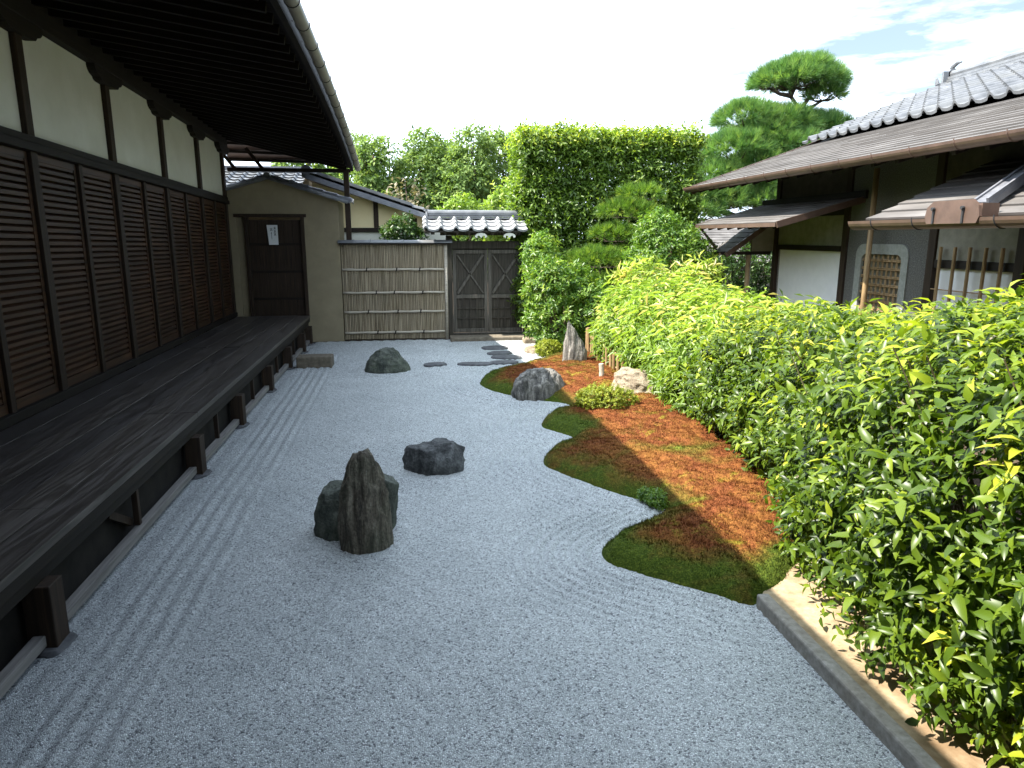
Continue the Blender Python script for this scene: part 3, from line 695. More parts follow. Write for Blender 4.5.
# half-round gutter on iron hooks
gp = [(*eave(v)[:1], v, eave(v)[1]) for v in np.linspace(V0-.8, VE, 24)]
mb = MB(); seg = 10; ring = []
for (gu, gv, gz) in gp:
    for rr in (.058, .050):
        for k in range(seg+1):
            t = math.pi*(1 + k/seg); ring.append((gu + rr*math.cos(t), gv, gz + .03 + rr*math.sin(t)))
st = 2*(seg+1); fs = []
for i in range(len(gp)-1):
    for k in range(seg):
        for off in (0, seg+1):
            a = i*st + off + k; fs.append((a, a+1, a+st+1, a+st))
    for k in (0, seg):
        a = i*st + k; b = a + seg + 1; fs.append((a, b, b+st, a+st))
mb.add(ring, fs); gut = mb.build('gutter', M['gutter_pale'], hall, smooth=True)
v = V0
while v < VE:
    gu, gz = eave(v); mb = MB()
    mb.tube([(gu + .061*math.cos(t), v, gz + .03 + .061*math.sin(t)) for t in np.linspace(math.pi*.9, math.pi*2.05, 10)], .0045, 5)
    mb.tube([(gu-.14, v, gz+.07), (gu-.08, v, gz+.045)], .008, 5); v += .62
    mb.build('gutter_hook', M['iron'], gut)
# veranda
mb = MB(); us = np.linspace(UW+.09, -1.822, 7); tn = []
for i, (a, b) in enumerate(zip(us[:-1], us[1:])):
    cuts = [V0] + sorted(random.Random(i).sample([2.2, 4.1, 6.3, 8.2, 10.1, 12.0], 2)) + [14.04]
    for c, d in zip(cuts[:-1], cuts[1:]):
        zz = .54 + random.Random(i*9+int(c)).uniform(-.003, .003)
        mb.box(a+.0025, b-.0025, c+.0015, d-.0015, zz-.045, zz); tn += [random.Random(i*31+int(c*7)).random()]*8
dk = mb.build('veranda_deck', M['deck'], hall)
at = dk.data.attributes.new('tint', 'FLOAT', 'POINT'); at.data.foreach_set('value', np.array(tn, dtype=np.float32))
bv = dk.modifiers.new('bevel', 'BEVEL'); bv.width = .003; bv.segments = 2
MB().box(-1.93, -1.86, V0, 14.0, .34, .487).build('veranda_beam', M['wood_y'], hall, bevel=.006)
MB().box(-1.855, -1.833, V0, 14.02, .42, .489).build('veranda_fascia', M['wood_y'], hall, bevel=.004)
vps = [-1.6, .2, 1.85, 3.58, 6.25, 7.90, 9.68, 11.35, 12.95, 13.92]
for v in vps:
    p = MB().box(-1.93, -1.795, v-.07, v+.07, -.02, .339).build('veranda_post', M['wood_v'], hall, bevel=.006)
    rock('foundation_stone', (-1.86, v, -.04), [(-.06,0,0,.12,.13),(.02,0,0,.12,.13),(.045,0,0,.105,.11),(.05,0,0,.07,.08)], M['slab'], None, None, None, int(60+v*3), 4, .014, parent=p)
for a, b in zip(vps[:-1], vps[1:]):
    MB().box(-1.90, -1.84, a+.073, b-.073, .022, .082).build('ground_sill', M['silver_y'], hall, bevel=.005)
    if b - a > 1.4:
        m_ = (a+b)/2
        MB().box(-1.905, -1.865, m_-.02, m_+.02, .084, .338).build('strut', M['wood_v'], hall, bevel=.004)
        if b - a > 2: MB().bar((-1.93, m_-.35, .30), (-1.93, m_, .10), .03, .05).build('brace', M['wood_v'], hall)
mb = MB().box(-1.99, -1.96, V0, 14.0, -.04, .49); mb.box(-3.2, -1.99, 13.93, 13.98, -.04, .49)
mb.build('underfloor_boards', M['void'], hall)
# corner post and open braces at the far end
MB().box(-1.20+.163-.05, -1.20+.163+.05, 14.28, 14.38, 0, 3.30).build('corner_post', M['wood_v'], hall, bevel=.006)
hbox(MB(), UW+.06, -.95, 14.29, 14.37, 3.36, 3.43).build('tie_beam', M['wood_x'], hall, bevel=.005)
for uu in (-3.05, -2.55): MB().bar((uu, 14.33, 3.26), (uu-.30, 14.33, 3.66), .06, .06, (0,1,0)).build('brace', M['wood_v'], hall)

# unseen corridor wing at the viewpoint, added to darken the near gravel
MB().box(-1.75, 5.2, -1.75, .38, .495, .54).build('unseen_corridor_deck', M['wood_x'], hall)
MB().box(-1.75, 5.2, .20, .28, .36, .493).build('unseen_corridor_beam', M['wood_x'], hall)
for x in (-.2, 1.5, 3.2, 4.9): MB().box(x-.06, x+.06, .18, .30, -.05, .358).build('unseen_corridor_post', M['wood_v'], hall)
MB().box(-3.1, 5.2, -1.95, -1.85, 0, 4.0).build('unseen_corridor_wall', M['wood_v'], hall)
MB().hexa([(-3.4,-2.1,4.16),(5.6,-2.1,4.16),(5.6,1.22,3.64),(-.95,1.22,3.64),(-3.4,-2.1,4.24),(5.6,-2.1,4.24),(5.6,1.22,3.72),(-.95,1.22,3.72)]).build('unseen_corridor_eave', M['eave_wood'], hall)
mb = MB()
for x in np.arange(-.7, 5.6, .32): mb.bar((x, -1.9, 4.07), (x, 1.16, 3.60), .055, .07)
mb.build('unseen_corridor_rafters', M['eave_wood'], hall)

# ------------------------------------------------------------------ roofs
def tile_roof(mb, P0, U, Vv, width, length, pitch=.27, row=.25, roll=.05, drop=.022):
    """pantiled plane from eave corner P0: U along the eave, Vv up the slope"""
    P0, U, Vv = Vector(P0), Vector(U).normalized(), Vector(Vv).normalized(); N = U.cross(Vv).normalized()
    if N.z < 0: N = -N
    nc = max(1, round(width/pitch)); pw = width/nc; prof = []
    for c in range(nc):
        for s in (0, .06, .12, .18, .24, .30, .36, .52, .68, .84):
            h = roll*math.sin(math.pi*s/.36) if s < .36 else -.018*math.sin(math.pi*(s-.36)/.64)
            prof.append(((c + s)*pw, h))
    prof.append((width, 0)); n = len(prof); nr = max(1, round(length/row)); rl = length/nr
    vs, fs = [], []
    for r in range(nr):
        o = len(vs)
        for (dv, dh) in ((r*rl, -.012), (r*rl, drop), ((r+1)*rl, 0)):
            for (x, h) in prof: vs.append(P0 + U*x + Vv*dv + N*(h + dh))
        for k in range(n-1):
            fs.append((o+k, o+k+1, o+n+k+1, o+n+k)); fs.append((o+n+k, o+n+k+1, o+2*n+k+1, o+2*n+k))
    mb.add(vs, fs); return mb
def board_roof(mb, P0, U, Vv, width, length, row=.16, lip=.018, seed=0):
    """overlapping courses of thin boards, each a wedge with its own lower edge"""
    q = random.Random(seed); P0, U, Vv = Vector(P0), Vector(U).normalized(), Vector(Vv).normalized(); N = U.cross(Vv).normalized()
    if N.z < 0: N = -N
    nr = max(1, round(length/row)); rl = length/nr
    for r in range(nr):
        x = 0
        while x < width:
            w = min(q.uniform(1.4, 2.6), width - x)
            if width - x - w < .4: w = width - x
            j = q.uniform(-.003, .003); ov = .03 if r < nr-1 else 0
            a = P0 + U*(x+.001) + Vv*(r*rl + q.uniform(-.004, .004)); b = a + U*(w-.002)
            c, d = b + Vv*(rl+ov), a + Vv*(rl+ov)
            base = lip*.1
            mb.hexa([a + N*base, b + N*base, c - N*lip*.6, d - N*lip*.6, a + N*(lip+j), b + N*(lip+j), c + N*.003, d + N*.003])
            x += w
    return mb

# ------------------------------------------------------------------ ochre storehouse end with a door
shed = empty('ochre_entrance_house', (-2.4, 14.3, 0), 0, 'ochre plaster gable with dark plank door at the far end of the veranda', 'building')
def loc(p): return (p[0]+2.4, p[1]-14.3, p[2])
def sb(x0, x1, y0, y1, z0, z1): return MB().box(x0+2.4, x1+2.4, y0-14.3, y1-14.3, z0, z1)
x_l, x_r, pk = -3.95, -1.37, -2.63
door = [(-3.26, .5), (-3.26, 2.43), (-2.04, 2.43), (-2.04, .5)]
mb = MB()
for poly in ([(x_l,0),(-3.26,0),(-3.26,2.43),(x_l,2.43)], [(-2.04,0),(x_r,0),(x_r,2.43),(-2.04,2.43)], [(-3.26,0),(-2.04,0),(-2.04,.5),(-3.26,.5)],
             [(x_l,2.43),(x_r,2.43),(x_r,2.72),(pk,3.13),(x_l,2.72)]):
    mb.prism([loc((a, 14.15, b)) for a, b in poly], (0, .12, 0))
mb.box(x_r-.12+2.4, x_r+2.4, -.029, .9, 0, 2.70); mb.box(x_l+2.4, x_l+.12+2.4, -.029, .9, 0, 2.70)
mb.build('wall', M['plaster_ochre'], shed)
sb(-3.26, -3.115, 14.22, 14.26, .5, 2.40).build('side_panel', M['plaster_ochre'], shed)
d = empty('door', loc((-2.57, 14.2, 1.45))); d.parent = shed
mb = MB(); n = 6; w = (3.05-2.09)/n
for i in range(n): mb.box(-.48+i*w+.002, -.48+(i+1)*w-.002, .0, .03, -.94, .90)
mb.build('door_boards', M['wood_v'], d, bevel=.003)
mb = MB()
for z in (-.62, -.1, .42): mb.box(-.48, .48, -.018, -.001, z, z+.05)
mb.build('door_battens', M['wood_x'], d, bevel=.003)
mb = MB().box(-3.115+2.4, -3.055+2.4, -.17, -.02, .5, 2.40); mb.box(-2.085+2.4, -2.015+2.4, -.17, -.02, .5, 2.40); mb.box(-3.30+2.4, -1.97+2.4, -.172, -.03, 2.40, 2.46); mb.box(-3.115+2.4, -2.015+2.4, -.172, -.02, .46, .50)
mb.build('door_frame', M['wood_v'], shed, bevel=.005)
rf = empty('roof', loc((pk, 14.5, 3.15))); rf.parent = shed
mb = MB()
for s, xe in ((1, 1.55), (-1, -1.55)):
    mb.bar((0, -.44, -.04), (xe*.97, -.44, -.47), .12, .05, (0,0,1))
mb.build('verge_boards', M['tile_dark'], rf, bevel=.01)
mb = MB()
for s in (1, -1):
    V = Vector((-s*1.55, 0, .45)); L = V.length
    tile_roof(mb, (s*1.5, -.38, -.45), (0, 1, 0), V, .90, L)
mb.build('roof_tiles', M['tile_dark'], rf)
mb = MB().tube([(0,-.46,.0),(0,.52,.0)], .065, 12); mb.build('ridge', M['tile'], rf, smooth=False)
MB().tube([(.02,-.53,-.04),(.75,-.53,-.265),(1.46,-.53,-.48)], .03, 10).build('drain_pipe', M['tile_dark'], rf, smooth=True)

# paper notice on the door
pn = empty('paper_notice', (-2.615, 14.165, 2.07), 0, 'white paper strip with handwritten characters pasted on the dark door', 'notice')
mb = MB(); nx_, nz_ = 6, 8; vs = []
for j in range(nz_+1):
    for i in range(nx_+1):
        f = j/nz_; xx = -.10 + .2*i/nx_ + (.03*(1-f) if i == 0 else 0)
        vs.append((xx, -.004 - .016*max(0, 1-f*1.3)*(1-i/nx_)**2 , -.185 + .37*f))
mb.add(vs, [(j*(nx_+1)+i, j*(nx_+1)+i+1, (j+1)*(nx_+1)+i+1, (j+1)*(nx_+1)+i) for j in range(nz_) for i in range(nx_)])
so = mb.build('sheet', M['paper'], pn); so.modifiers.new('thick', 'SOLIDIFY').thickness = .0015
mb = MB()
def stroke(x0, z0, x1, z1, w=.006): mb.bar((x0, -.0065, z0), (x1, -.0065, z1), .002, w, (0,0,1) if abs(x1-x0) > abs(z1-z0) else (1,0,0))
for (cx, cz, s) in ((.048,.125,.03),(.048,.065,.028),(.048,.01,.028),(-.018,.10,.034)):
    stroke(cx-s*.7, cz+s*.6, cx+s*.7, cz+s*.65); stroke(cx-s*.6, cz-s*.1, cx+s*.6, cz-s*.05); stroke(cx, cz+s*.9, cx-.001, cz-s*.8); stroke(cx-s*.2, cz-s*.2, cx-s*.7, cz-s*.8); stroke(cx+s*.2, cz-s*.2, cx+s*.7, cz-s*.75)
stroke(-.018, .055, -.016, -.10, .007); stroke(-.03, .03, -.008, .035, .006)
mb.build('handwriting', M['ink'], pn)

# ------------------------------------------------------------------ bamboo screen fence
FX0, FX1, FY = -1.355, .70, 14.17
fence = empty('bamboo_fence', (-.28, FY, 0), 0, 'grey split-bamboo screen fence with four rails and a tiled cap', 'fence')
mb = MB(); n = 64; w = (FX1-.06-FX0)/n; q = random.Random(4)
for i in range(n):
    xc = FX0 + (i+.5)*w + .28; r = w*.44; y = q.uniform(-.005, .005); zt_ = 1.885
    vs, k = [], 5
    for z in (.03, zt_):
        for t in np.linspace(math.pi, 2*math.pi, k): vs.append((xc + r*math.cos(t), y + r*.75*math.sin(t), z))
    mb.add(vs, [(j, j+1, k+j+1, k+j) for j in range(k-1)] + [(0, k, 2*k-1, k-1)])
    for z in np.arange(.1 + q.random()*.3, 1.85, .31):
        mb.add([(xc + r*1.1*math.cos(t), y + r*.86*math.sin(t), zz) for zz in (z, z+.008) for t in np.linspace(math.pi, 2*math.pi, k)], [(j, j+1, k+j+1, k+j) for j in range(k-1)])
mb.build('bamboo_panel', M['bamboo_split'], fence)
MB().box(FX0+.28, FX1+.22, .012, .05, .02, 1.88).build('backing_board', M['void'], fence)
qq = random.Random(9)
for i, z in enumerate((1.405, .955, .575, .165)):
    ra = MB(); pts = []
    for k in range(15):
        f = k/14; pts.append((FX0+.28+.005 + (FX1-FX0-.075)*f, -.035, z + .004*math.sin(k*1.7+i)))
    rail = ra.tube(pts, [.021 + (.004 if k % 3 == 1 else 0) for k in range(15)], 10).build('rail', M['bamboo_rail'], fence, smooth=True)
    cm = MB()
    for x in (-.55 + (.12 if i % 2 else -.05), -.08 + (.0 if i % 2 else .06), .48 + (.0 if i % 2 else -.05)):
        cm.tube([(x-.012,-.036,z),(x+.012,-.036,z)], .029, 8); cm.bar((x-.018,-.062,z-.035),(x+.018,-.062,z+.035), .012, .014, (0,1,0)); cm.tube([(x,-.062,z+.01),(x+.01,-.066,z+.055)], .006, 5)
    cm.build('cord_knots', M['cord'], rail)
MB().tube([(FX1-.03+.28, -.012, 0), (FX1-.03+.28, -.012, 1.90)], .033, 10).build('post', M['bamboo_rail'], fence, smooth=True)
mb = MB().box(FX0-.03+.28, FX1+.05+.28, -.09, .10, 1.885, 1.915)
mb.build('cap_board', M['wood_x'], fence, bevel=.004)
mb = MB(); n = 7; w = (FX1+.10-FX0+.05)/n
for i in range(n):
    x0 = FX0-.05+.28 + i*w
    vs = []; k = 9
    for (x, sc) in ((x0+.003, .93), (x0+w*.86, .93), (x0+w*.86, 1.06), (x0+w-.003, 1.06)):
        for t in np.linspace(0, math.pi, k): vs.append((x, .125*sc*math.cos(t), 1.917 + .062*sc*math.sin(t)))
    fs = [(r*k+j, r*k+j+1, (r+1)*k+j+1, (r+1)*k+j) for r in range(3) for j in range(k-1)]
    fs += [tuple(range(k)), tuple(range(3*k, 4*k))] + [(r*k, (r+1)*k, (r+2)*k-1, (r+1)*k-1) for r in range(3)]
    mb.add(vs, fs)
mb.build('cap_tiles', M['tile'], fence)

# ------------------------------------------------------------------ roofed gate
GY0 = 14.42
gate = empty('roofed_gate', (1.53, GY0, 0), 0, 'weathered double-leaf wooden gate with crossed braces under a pale tiled roof', 'gate')
for x in (-.78, .80):
    MB().box(x-.06, x+.06, -.08, .06, 0, 2.06).build('post', M['gatewood'], gate, bevel=.008)
MB().box(-.95, .98, -.075, .055, 1.80, 1.95).build('lintel', M['gatewood'], gate, bevel=.008)
MB().box(-.95, .98, -.10, .08, 2.062, 2.15).build('roof_beam', M['gatewood'], gate, bevel=.006)
MB().box(-.715, .735, -.11, .06, .0, .085).build('threshold', M['gatewood'], gate, bevel=.008)
for s in (-1, 1):
    lf = empty('door_leaf', (s*.36, 0, 0)); lf.parent = gate
    x0, x1 = -.352, .3585
    mb = MB()
    for a in np.arange(x0, x1-.01, .115): mb.box(a+.001, min(a+.114, x1), .0, .025, .10, 1.80)
    mb.build('leaf_boards', M['gatewood'], lf)
    mb = MB().box(x0, x0+.07, -.04, -.001, .10, 1.78); mb.box(x1-.07, x1, -.04, -.001, .10, 1.78)
    for z in (.10, .80, 1.70): mb.box(x0+.071, x1-.071, -.038, -.001, z, z+.075)
    mb.build('leaf_frame', M['gate_light'], lf, bevel=.005)
    mb = MB().bar((x0+.09,-.018,.90),(x1-.09,-.018,1.68), .034, .055, (0,1,0)); mb.bar((x1-.09,-.020,.90),(x0+.09,-.020,1.68), .026, .055, (0,1,0))
    mb2 = MB()
    for zz0, zz1, xx0, xx1 in ((.90,1.68,x0+.09,x1-.09),(.90,1.68,x1-.09,x0+.09)): mb2.bar((xx0,-.02,zz0),(xx1,-.02,zz1), .05 if xx0 < 0 else .028, .048, (0,1,0))
    mb2.build('cross_brace', M['gate_light'], lf, bevel=.004)
    mb = MB()
    for k in range(1, 4): mb.box(x0+.07+k*.138-.012, x0+.07+k*.138+.012, -.03, -.001, .176, .80)
    for k in (.38, .58): mb.box(x0+.071, x1-.071, -.026, -.0012, k, k+.022)
    mb.build('lower_lattice', M['gatewood'], lf)
mb = MB()
for x in np.arange(-1.1, .72, .23): mb.bar((x, -.52, 2.10), (x, 0.02, 2.335), .045, .05); mb.bar((x, .52, 2.10), (x, -.02, 2.335), .045, .05)
mb.build('roof_rafters', M['gatewood'], gate)
rf = empty('roof', (0, 0, 2.1)); rf.parent = gate
mb = MB(); tile_roof(mb, (-1.30, -.60, .06), (1, 0, 0), (0, .60, .24), 2.03, .62, .29, .21, .06, .03); tile_roof(mb, (-1.30, .60, .06), (1, 0, 0), (0, -.60, .24), 2.03, .62, .29, .21, .06, .03)
mb.build('roof_tiles', M['tile_pale'], rf)
mb = MB(); mb.hexa([(-1.28,-.56,.02),(.72,-.56,.02),(.72,0,.26),(-1.28,0,.26),(-1.28,-.56,.045),(.72,-.56,.045),(.72,0,.285),(-1.28,0,.285)]); mb.hexa([(-1.28,.56,.02),(.72,.56,.02),(.72,0.001,.26),(-1.28,0.001,.26),(-1.28,.56,.045),(.72,.56,.045),(.72,0.001,.285),(-1.28,0.001,.285)])
mb.build('roof_boards', M['gatewood'], rf)
mb = MB()
for k in range(3): mb.box(-1.19 + .01*k, .72, -.12+.02*k, .12-.02*k, .285+k*.034, .285+k*.034+.026)
mb.tube([(-1.19,0,.395),(.72,0,.395)], .062, 12)
mb.build('ridge', M['tile'], rf)
mb = MB().tube([(-1.23,0,.33),(-1.20,0,.33)], .10, 14); mb.box(-1.225,-1.20,-.13,.13,.25,.33); mb.bar((-1.215,0,.40),(-1.215,0,.475), .05, .04, (1,0,0))
mb.build('ridge_end_tile', M['tile'], rf)
for x in (-.18, .38):                                         # cloud brackets under the eave, coloured white to suggest sun on them
    prof = []
    for t in np.linspace(0, math.pi, 13): prof.append((x + .12*math.cos(t), -.02 + .075*math.sin(t)))
    for t in np.linspace(math.pi, 0, 13): prof.append((x + .075*math.cos(t), -.045 + .05*abs(math.sin(2*t))**.7))
    MB().prism([(a, -.56, b-.045) for a, b in prof], (0, .05, 0)).build('sunlit_white_bracket', M['plaster_white'], rf)
o = MB().box(-.78,.74,-.2,.2,-.05,.075).build('gate_step', M['block'], bevel=.02); o.location = (1.50, 13.98, 0)
tag(o, 'long low stone step in front of the gate doors', 'step')
o = MB().box(-.30,.30,-.15,.15,-.05,.10).build('edging_stone', M['rock_tan'], bevel=.03); o.location = (2.42, 13.45, 0)
tag(o, 'sunlit tan edging stone at the right end of the gate step', 'stone')

# ------------------------------------------------------------------ buildings beyond the screen
yb = empty('yellow_plaster_building', (-.6, 15.6, 0), 0, 'yellow plaster building with sloping tiled roof behind the bamboo fence', 'building')
def yl(x, y, z): return (x+.6, y-15.6, z)
mb = MB(); mb.prism([yl(-2.0,15.5,2.22),yl(.40,15.5,2.22),yl(.40,15.5,2.40),yl(-2.0,15.5,3.14)], (0,.12,0)); mb.build('upper_wall', M['plaster_yellow'], yb)
mb = MB(); mb.prism([yl(-2.0,15.5,0),yl(.85,15.5,0),yl(.85,15.5,2.128),yl(-2.0,15.5,2.128)], (0,.12,0)); mb.build('lower_wall', M['plaster_white'], yb)
mb = MB().box(-1.4,1.02,-.14,.05,2.13,2.22); mb.build('beam', M['wood_x'], yb, bevel=.005)
mb = MB().box(-.17,-.07,-.13,.03,2.221,2.82); mb.build('post', M['wood_v'], yb); mb = MB().box(.62,.74,-.13,.03,2.221,2.42); mb.build('post', M['wood_v'], yb)
rf = empty('roof', yl(-.6, 15.6, 2.8)); rf.parent = yb
mb = MB(); mb.bar((-1.48,-.40,.44),(1.06,-.40,-.385), .10, .10); mb.build('verge_board', M['tile_dark'], rf)
mb = MB(); tile_roof(mb, (1.10,-.45,-.31), (0,1,0), (-2.54,0,.825), 3.6, 2.68); mb.build('roof_tiles', M['tile'], rf)
mb = MB(); mb.hexa([(-1.45,-.38,.40),(1.05,-.38,-.41),(1.05,3.1,-.41),(-1.45,3.1,.40),(-1.45,-.38,.44),(1.05,-.38,-.37),(1.05,3.1,-.37),(-1.45,3.1,.44)]); mb.build('roof_boards', M['wood_y'], rf)
mb = MB().tube([(-1.46,-.46,.56),(-1.46,3.1,.56)], .10, 14); mb.box(-1.56,-1.36,-.40,3.1,.42,.54); mb.build('ridge', M['tile'], rf)
mb = MB().bar((-1.25,-.42,.50),(.62,-.42,-.105), .10, .06); mb.build('verge_tiles', M['tile'], rf)

tb = empty('tile_roofed_building', (-3.6, 15.6, 0), 0, 'low building behind the ochre gable showing only rows of grey wave tiles', 'building')
mb = MB(); tile_roof(mb, (-2.6, -.45, 2.98), (1,0,0), (0,1.6,.50), 4.0, 1.68, .26, .24, .055, .03); mb.build('roof_tiles', M['tile'], tb)
MB().box(-2.5,1.35,.15,.3,0,3.0).build('wall', M['plaster_ochre'], tb)
MB().box(-2.6,1.4,1.1,1.3,3.40,3.56).build('ridge', M['tile_dark'], tb)
MB().box(-2.5,1.35,1.32,3.5,0,3.40).build('rear_wall', M['plaster_ochre'], tb)
cn = empty('canopy_roof', (-2.6, 14.75, 3.50), 0, 'small reddish board canopy bridging hall eave and ochre gable', 'canopy')
MB().hexa([(-.95,-.42,.38),(.55,-.42,.30),(.75,.55,.0),(-.95,.55,.02),(-.95,-.42,.42),(.55,-.42,.34),(.75,.55,.04),(-.95,.55,.06)]).build('boards', M['copper'], cn)
mb = MB()
for y in (-.25, .08, .42): mb.bar((-.95,y,.345-.37*(y+.42)),(.55+.2*(y+.42),y,.27-.31*(y+.42)), .05, .05)
mb.build('battens', M['wood_x'], cn)

nb_ = empty('shingled_outbuilding', (10.3, 22.6, 0), 0, 'distant low outbuilding with plain grey board roof behind the right-hand bushes', 'building')
mb = MB(); board_roof(mb, (-1.95,-.65,1.22), (1,0,0), (0,2.4,1.12), 4.4, 3.45, .2, .02, 5); mb.build('roof', M['shingle'], nb_)
MB().box(-1.5,2.2,.0,.15,0,1.45).build('wall', M['plaster_tan'], nb_); MB().box(-1.5,2.2,2.2,2.35,0,2.48).build('rear_wall', M['plaster_tan'], nb_)
MB().box(-1.75,2.45,-.70,-.62,1.14,1.20).build('eave_board', M['wood_x'], nb_)

# ------------------------------------------------------------------ tea house (right)
th = empty('tea_house', (6.5, 9, 0), 0, 'tea house with board and tile roof, copper gutters and papered windows beyond the hedge', 'tea house')
def tp(x, y, z): return (x-6.5, y-9, z)
def tbx(mb, x0, x1, y0, y1, z0, z1): return mb.box(x0-6.5, x1-6.5, y0-9, y1-9, z0, z1)
WX = 6.5
def wallpiece(y0, y1, z0, z1, m, nm='wall'): tbx(MB(), WX, WX+.10, y0, y1, z0, z1).build(nm, m, th)
postsY = [12.05, 9.98, 8.14, 6.80, 4.9, 3.0, 1.0, -1.0]
for y in postsY: tbx(MB(), WX-.03, WX+.09, y-.065, y+.065, 0, 3.28).build('post', M['wood_v'], th, bevel=.006)
# shoji bay
wallpiece(10.05, 11.98, 1.90, 2.36, M['plaster_tan']); wallpiece(10.05, 11.98, 2.46, 3.28, M['plaster_shade']); wallpiece(10.05, 11.98, 0, .40, M['plaster_tan'])
tbx(MB(), WX-.04, WX+.08, 10.05, 11.98, 1.815, 1.90).build('lintel', M['wood_y'], th, bevel=.004)
tbx(MB(), WX-.03, WX+.08, 10.05, 11.98, 2.362, 2.458).build('beam', M['wood_y'], th, bevel=.004)
tbx(MB(), WX-.04, WX+.08, 10.05, 11.98, .402, .47).build('window_sill', M['wood_y'], th)
sh = tbx(MB(), WX+.03, WX+.04, 10.05, 11.98, .47, 1.815).build('shoji_screen', M['paper'], th)
for y in (10.06, 11.95): tbx(MB(), WX+.016, WX+.029, y-.012, y+.012, .472, 1.813).build('shoji_frame', M['silver_y'], sh)
# lattice-window bay
y0, y1, z0, z1 = 8.66, 9.56, .62, 1.83
wallpiece(8.21, y0, 0, 3.28, M['plaster_grey']); wallpiece(y1, 9.91, 0, 3.28, M['plaster_grey']); wallpiece(y0, y1, z1, 3.28, M['plaster_grey']); wallpiece(y0, y1, 0, z0, M['plaster_grey'])
def rrect(y0, y1, z0, z1, r, n=6):
    o = []
    for (cy, cz, a0) in ((y1-r, z1-r, 0), (y0+r, z1-r, 90), (y0+r, z0+r, 180), (y1-r, z0+r, 270)):
        for k in range(n+1): a = R(a0 + 90*k/n); o.append((cy + r*math.cos(a), cz + r*math.sin(a)))
    return o
win = empty('lattice_window', tp(WX, 9.11, 1.2)); win.parent = th
A, B = rrect(-.56, .56, -.70, .74, .16), rrect(-.43, .43, -.57, .60, .10)
mb = MB(); n = len(A)
vs = [(-.018, a, b) for a, b in A] + [(-.018, a, b) for a, b in B] + [(.02, a, b) for a, b in B] + [(.0, a, b) for a, b in A]
mb.add(vs, [(i, (i+1)%n, n+(i+1)%n, n+i) for i in range(n)] + [(n+i, n+(i+1)%n, 2*n+(i+1)%n, 2*n+i) for i in range(n)] + [(i, (i+1)%n, 3*n+(i+1)%n, 3*n+i) for i in range(n)])
mb.build('window_rim', M['plaster_rim'], win)
MB().box(.07,.08,-.45,.45,-.58,.63).build('backing_paper', M['plaster_tan'], win)
mb = MB()
for y in np.arange(-.39, .42, .098):
    for dd in (-.011, .011): mb.tube([(.028,y+dd,-.57),(.028,y+dd,.605)], .0085, 6)
for z in np.arange(-.52, .6, .115):
    for dd in (-.010, .010): mb.tube([(.010,-.43,z+dd),(.010,.43,z+dd)], .0085, 6)
mb.build('bamboo_lattice', M['bamboo_tan'], win)
# barred-window bay
wallpiece(6.87, 8.07, 1.76, 2.50, M['plaster_tan']); wallpiece(6.87, 8.07, 2.503, 3.28, M['plaster_shade']); wallpiece(6.87, 8.07, 0, .78, M['plaster_white'])
tbx(MB(), WX-.02, WX+.07, 6.87, 8.07, 1.66, 1.757).build('lintel', M['wood_y'], th); tbx(MB(), WX-.05, WX+.07, 6.87, 8.07, .782, .85).build('window_sill', M['wood_y'], th)
bw_ = tbx(MB(), WX+.03, WX+.04, 6.87, 8.07, .852, 1.658).build('barred_window', M['paper'], th)
mb = MB()
for y in np.linspace(7.0, 7.93, 5): mb.tube([tp(WX-.06, y, .80), tp(WX-.06, y, 1.92)], .020, 8)
for z in (.95, 1.40): mb.tube([tp(WX-.035, 6.9, z), tp(WX-.035, 8.05, z)], .008, 6)
mb.build('bamboo_bars', M['bamboo_tan'], bw_)
for a, b in zip(postsY[4:-1], postsY[5:]): wallpiece(b+.066, a-.066, 0, 3.28, M['plaster_shade'])
wallpiece(4.966, 6.734, 0, 3.28, M['plaster_shade'])
mb = MB(); tbx(mb, 6.61, 14.5, 11.98, 12.10, 0, 3.28); tbx(mb, 14.4, 14.5, -1, 11.98, 0, 3.28); tbx(mb, 6.61, 14.4, -1.05, -.95, 0, 3.28)
mb.prism([tp(6.6,11.98,3.28),tp(14.5,11.98,3.28),tp(10.4,11.98,4.65)], (0,.1,0)); mb.prism([tp(6.6,-1.05,3.28),tp(14.5,-1.05,3.28),tp(10.4,-1.05,4.65)], (0,.1,0))
mb.build('outer_wall', M['plaster_tan'], th)
# bamboo down-pipe in front of the lattice window
MB().tube([tp(6.30,9.12,.0), tp(6.30,9.12,2.95)], .038, 10).build('down_pipe', M['bamboo_tan'], th, smooth=True)
# main roof
YE, YS, XE, XT, XR = 13.2, -2.0, 5.3, 7.62, 10.28
rf = empty('roof', tp(XE, YE, 2.95)); rf.parent = th
def rp_(x, y, z): return (x-XE, y-YE, z-2.95)
mb = MB(); L1 = math.hypot(XT-XE, .80); board_roof(mb, rp_(XE, YS, 2.95), (0,1,0), (XT-XE, 0, .80), YE-YS, L1, .165, .024, 2)
mb.build('roof_boards', M['shingle'], rf)
mb = MB(); L2 = math.hypot(XR-XT+.15, 1.09)
tile_roof(mb, rp_(XT-.15, YS, 3.79), (0,1,0), (XR-XT+.15, 0, 1.09), YE-YS-.05, L2, .30, .26, .065, .03); mb.build('roof_tiles', M['tile'], rf)
mb = MB(); tile_roof(mb, rp_(15.9, YS, 2.95), (0,1,0), (-(15.9-XR), 0, 1.89), YE-YS, math.hypot(15.9-XR, 1.89)); mb.build('rear_tiles', M['tile_dark'], rf)
mb = MB()                                                     # boards below the covering
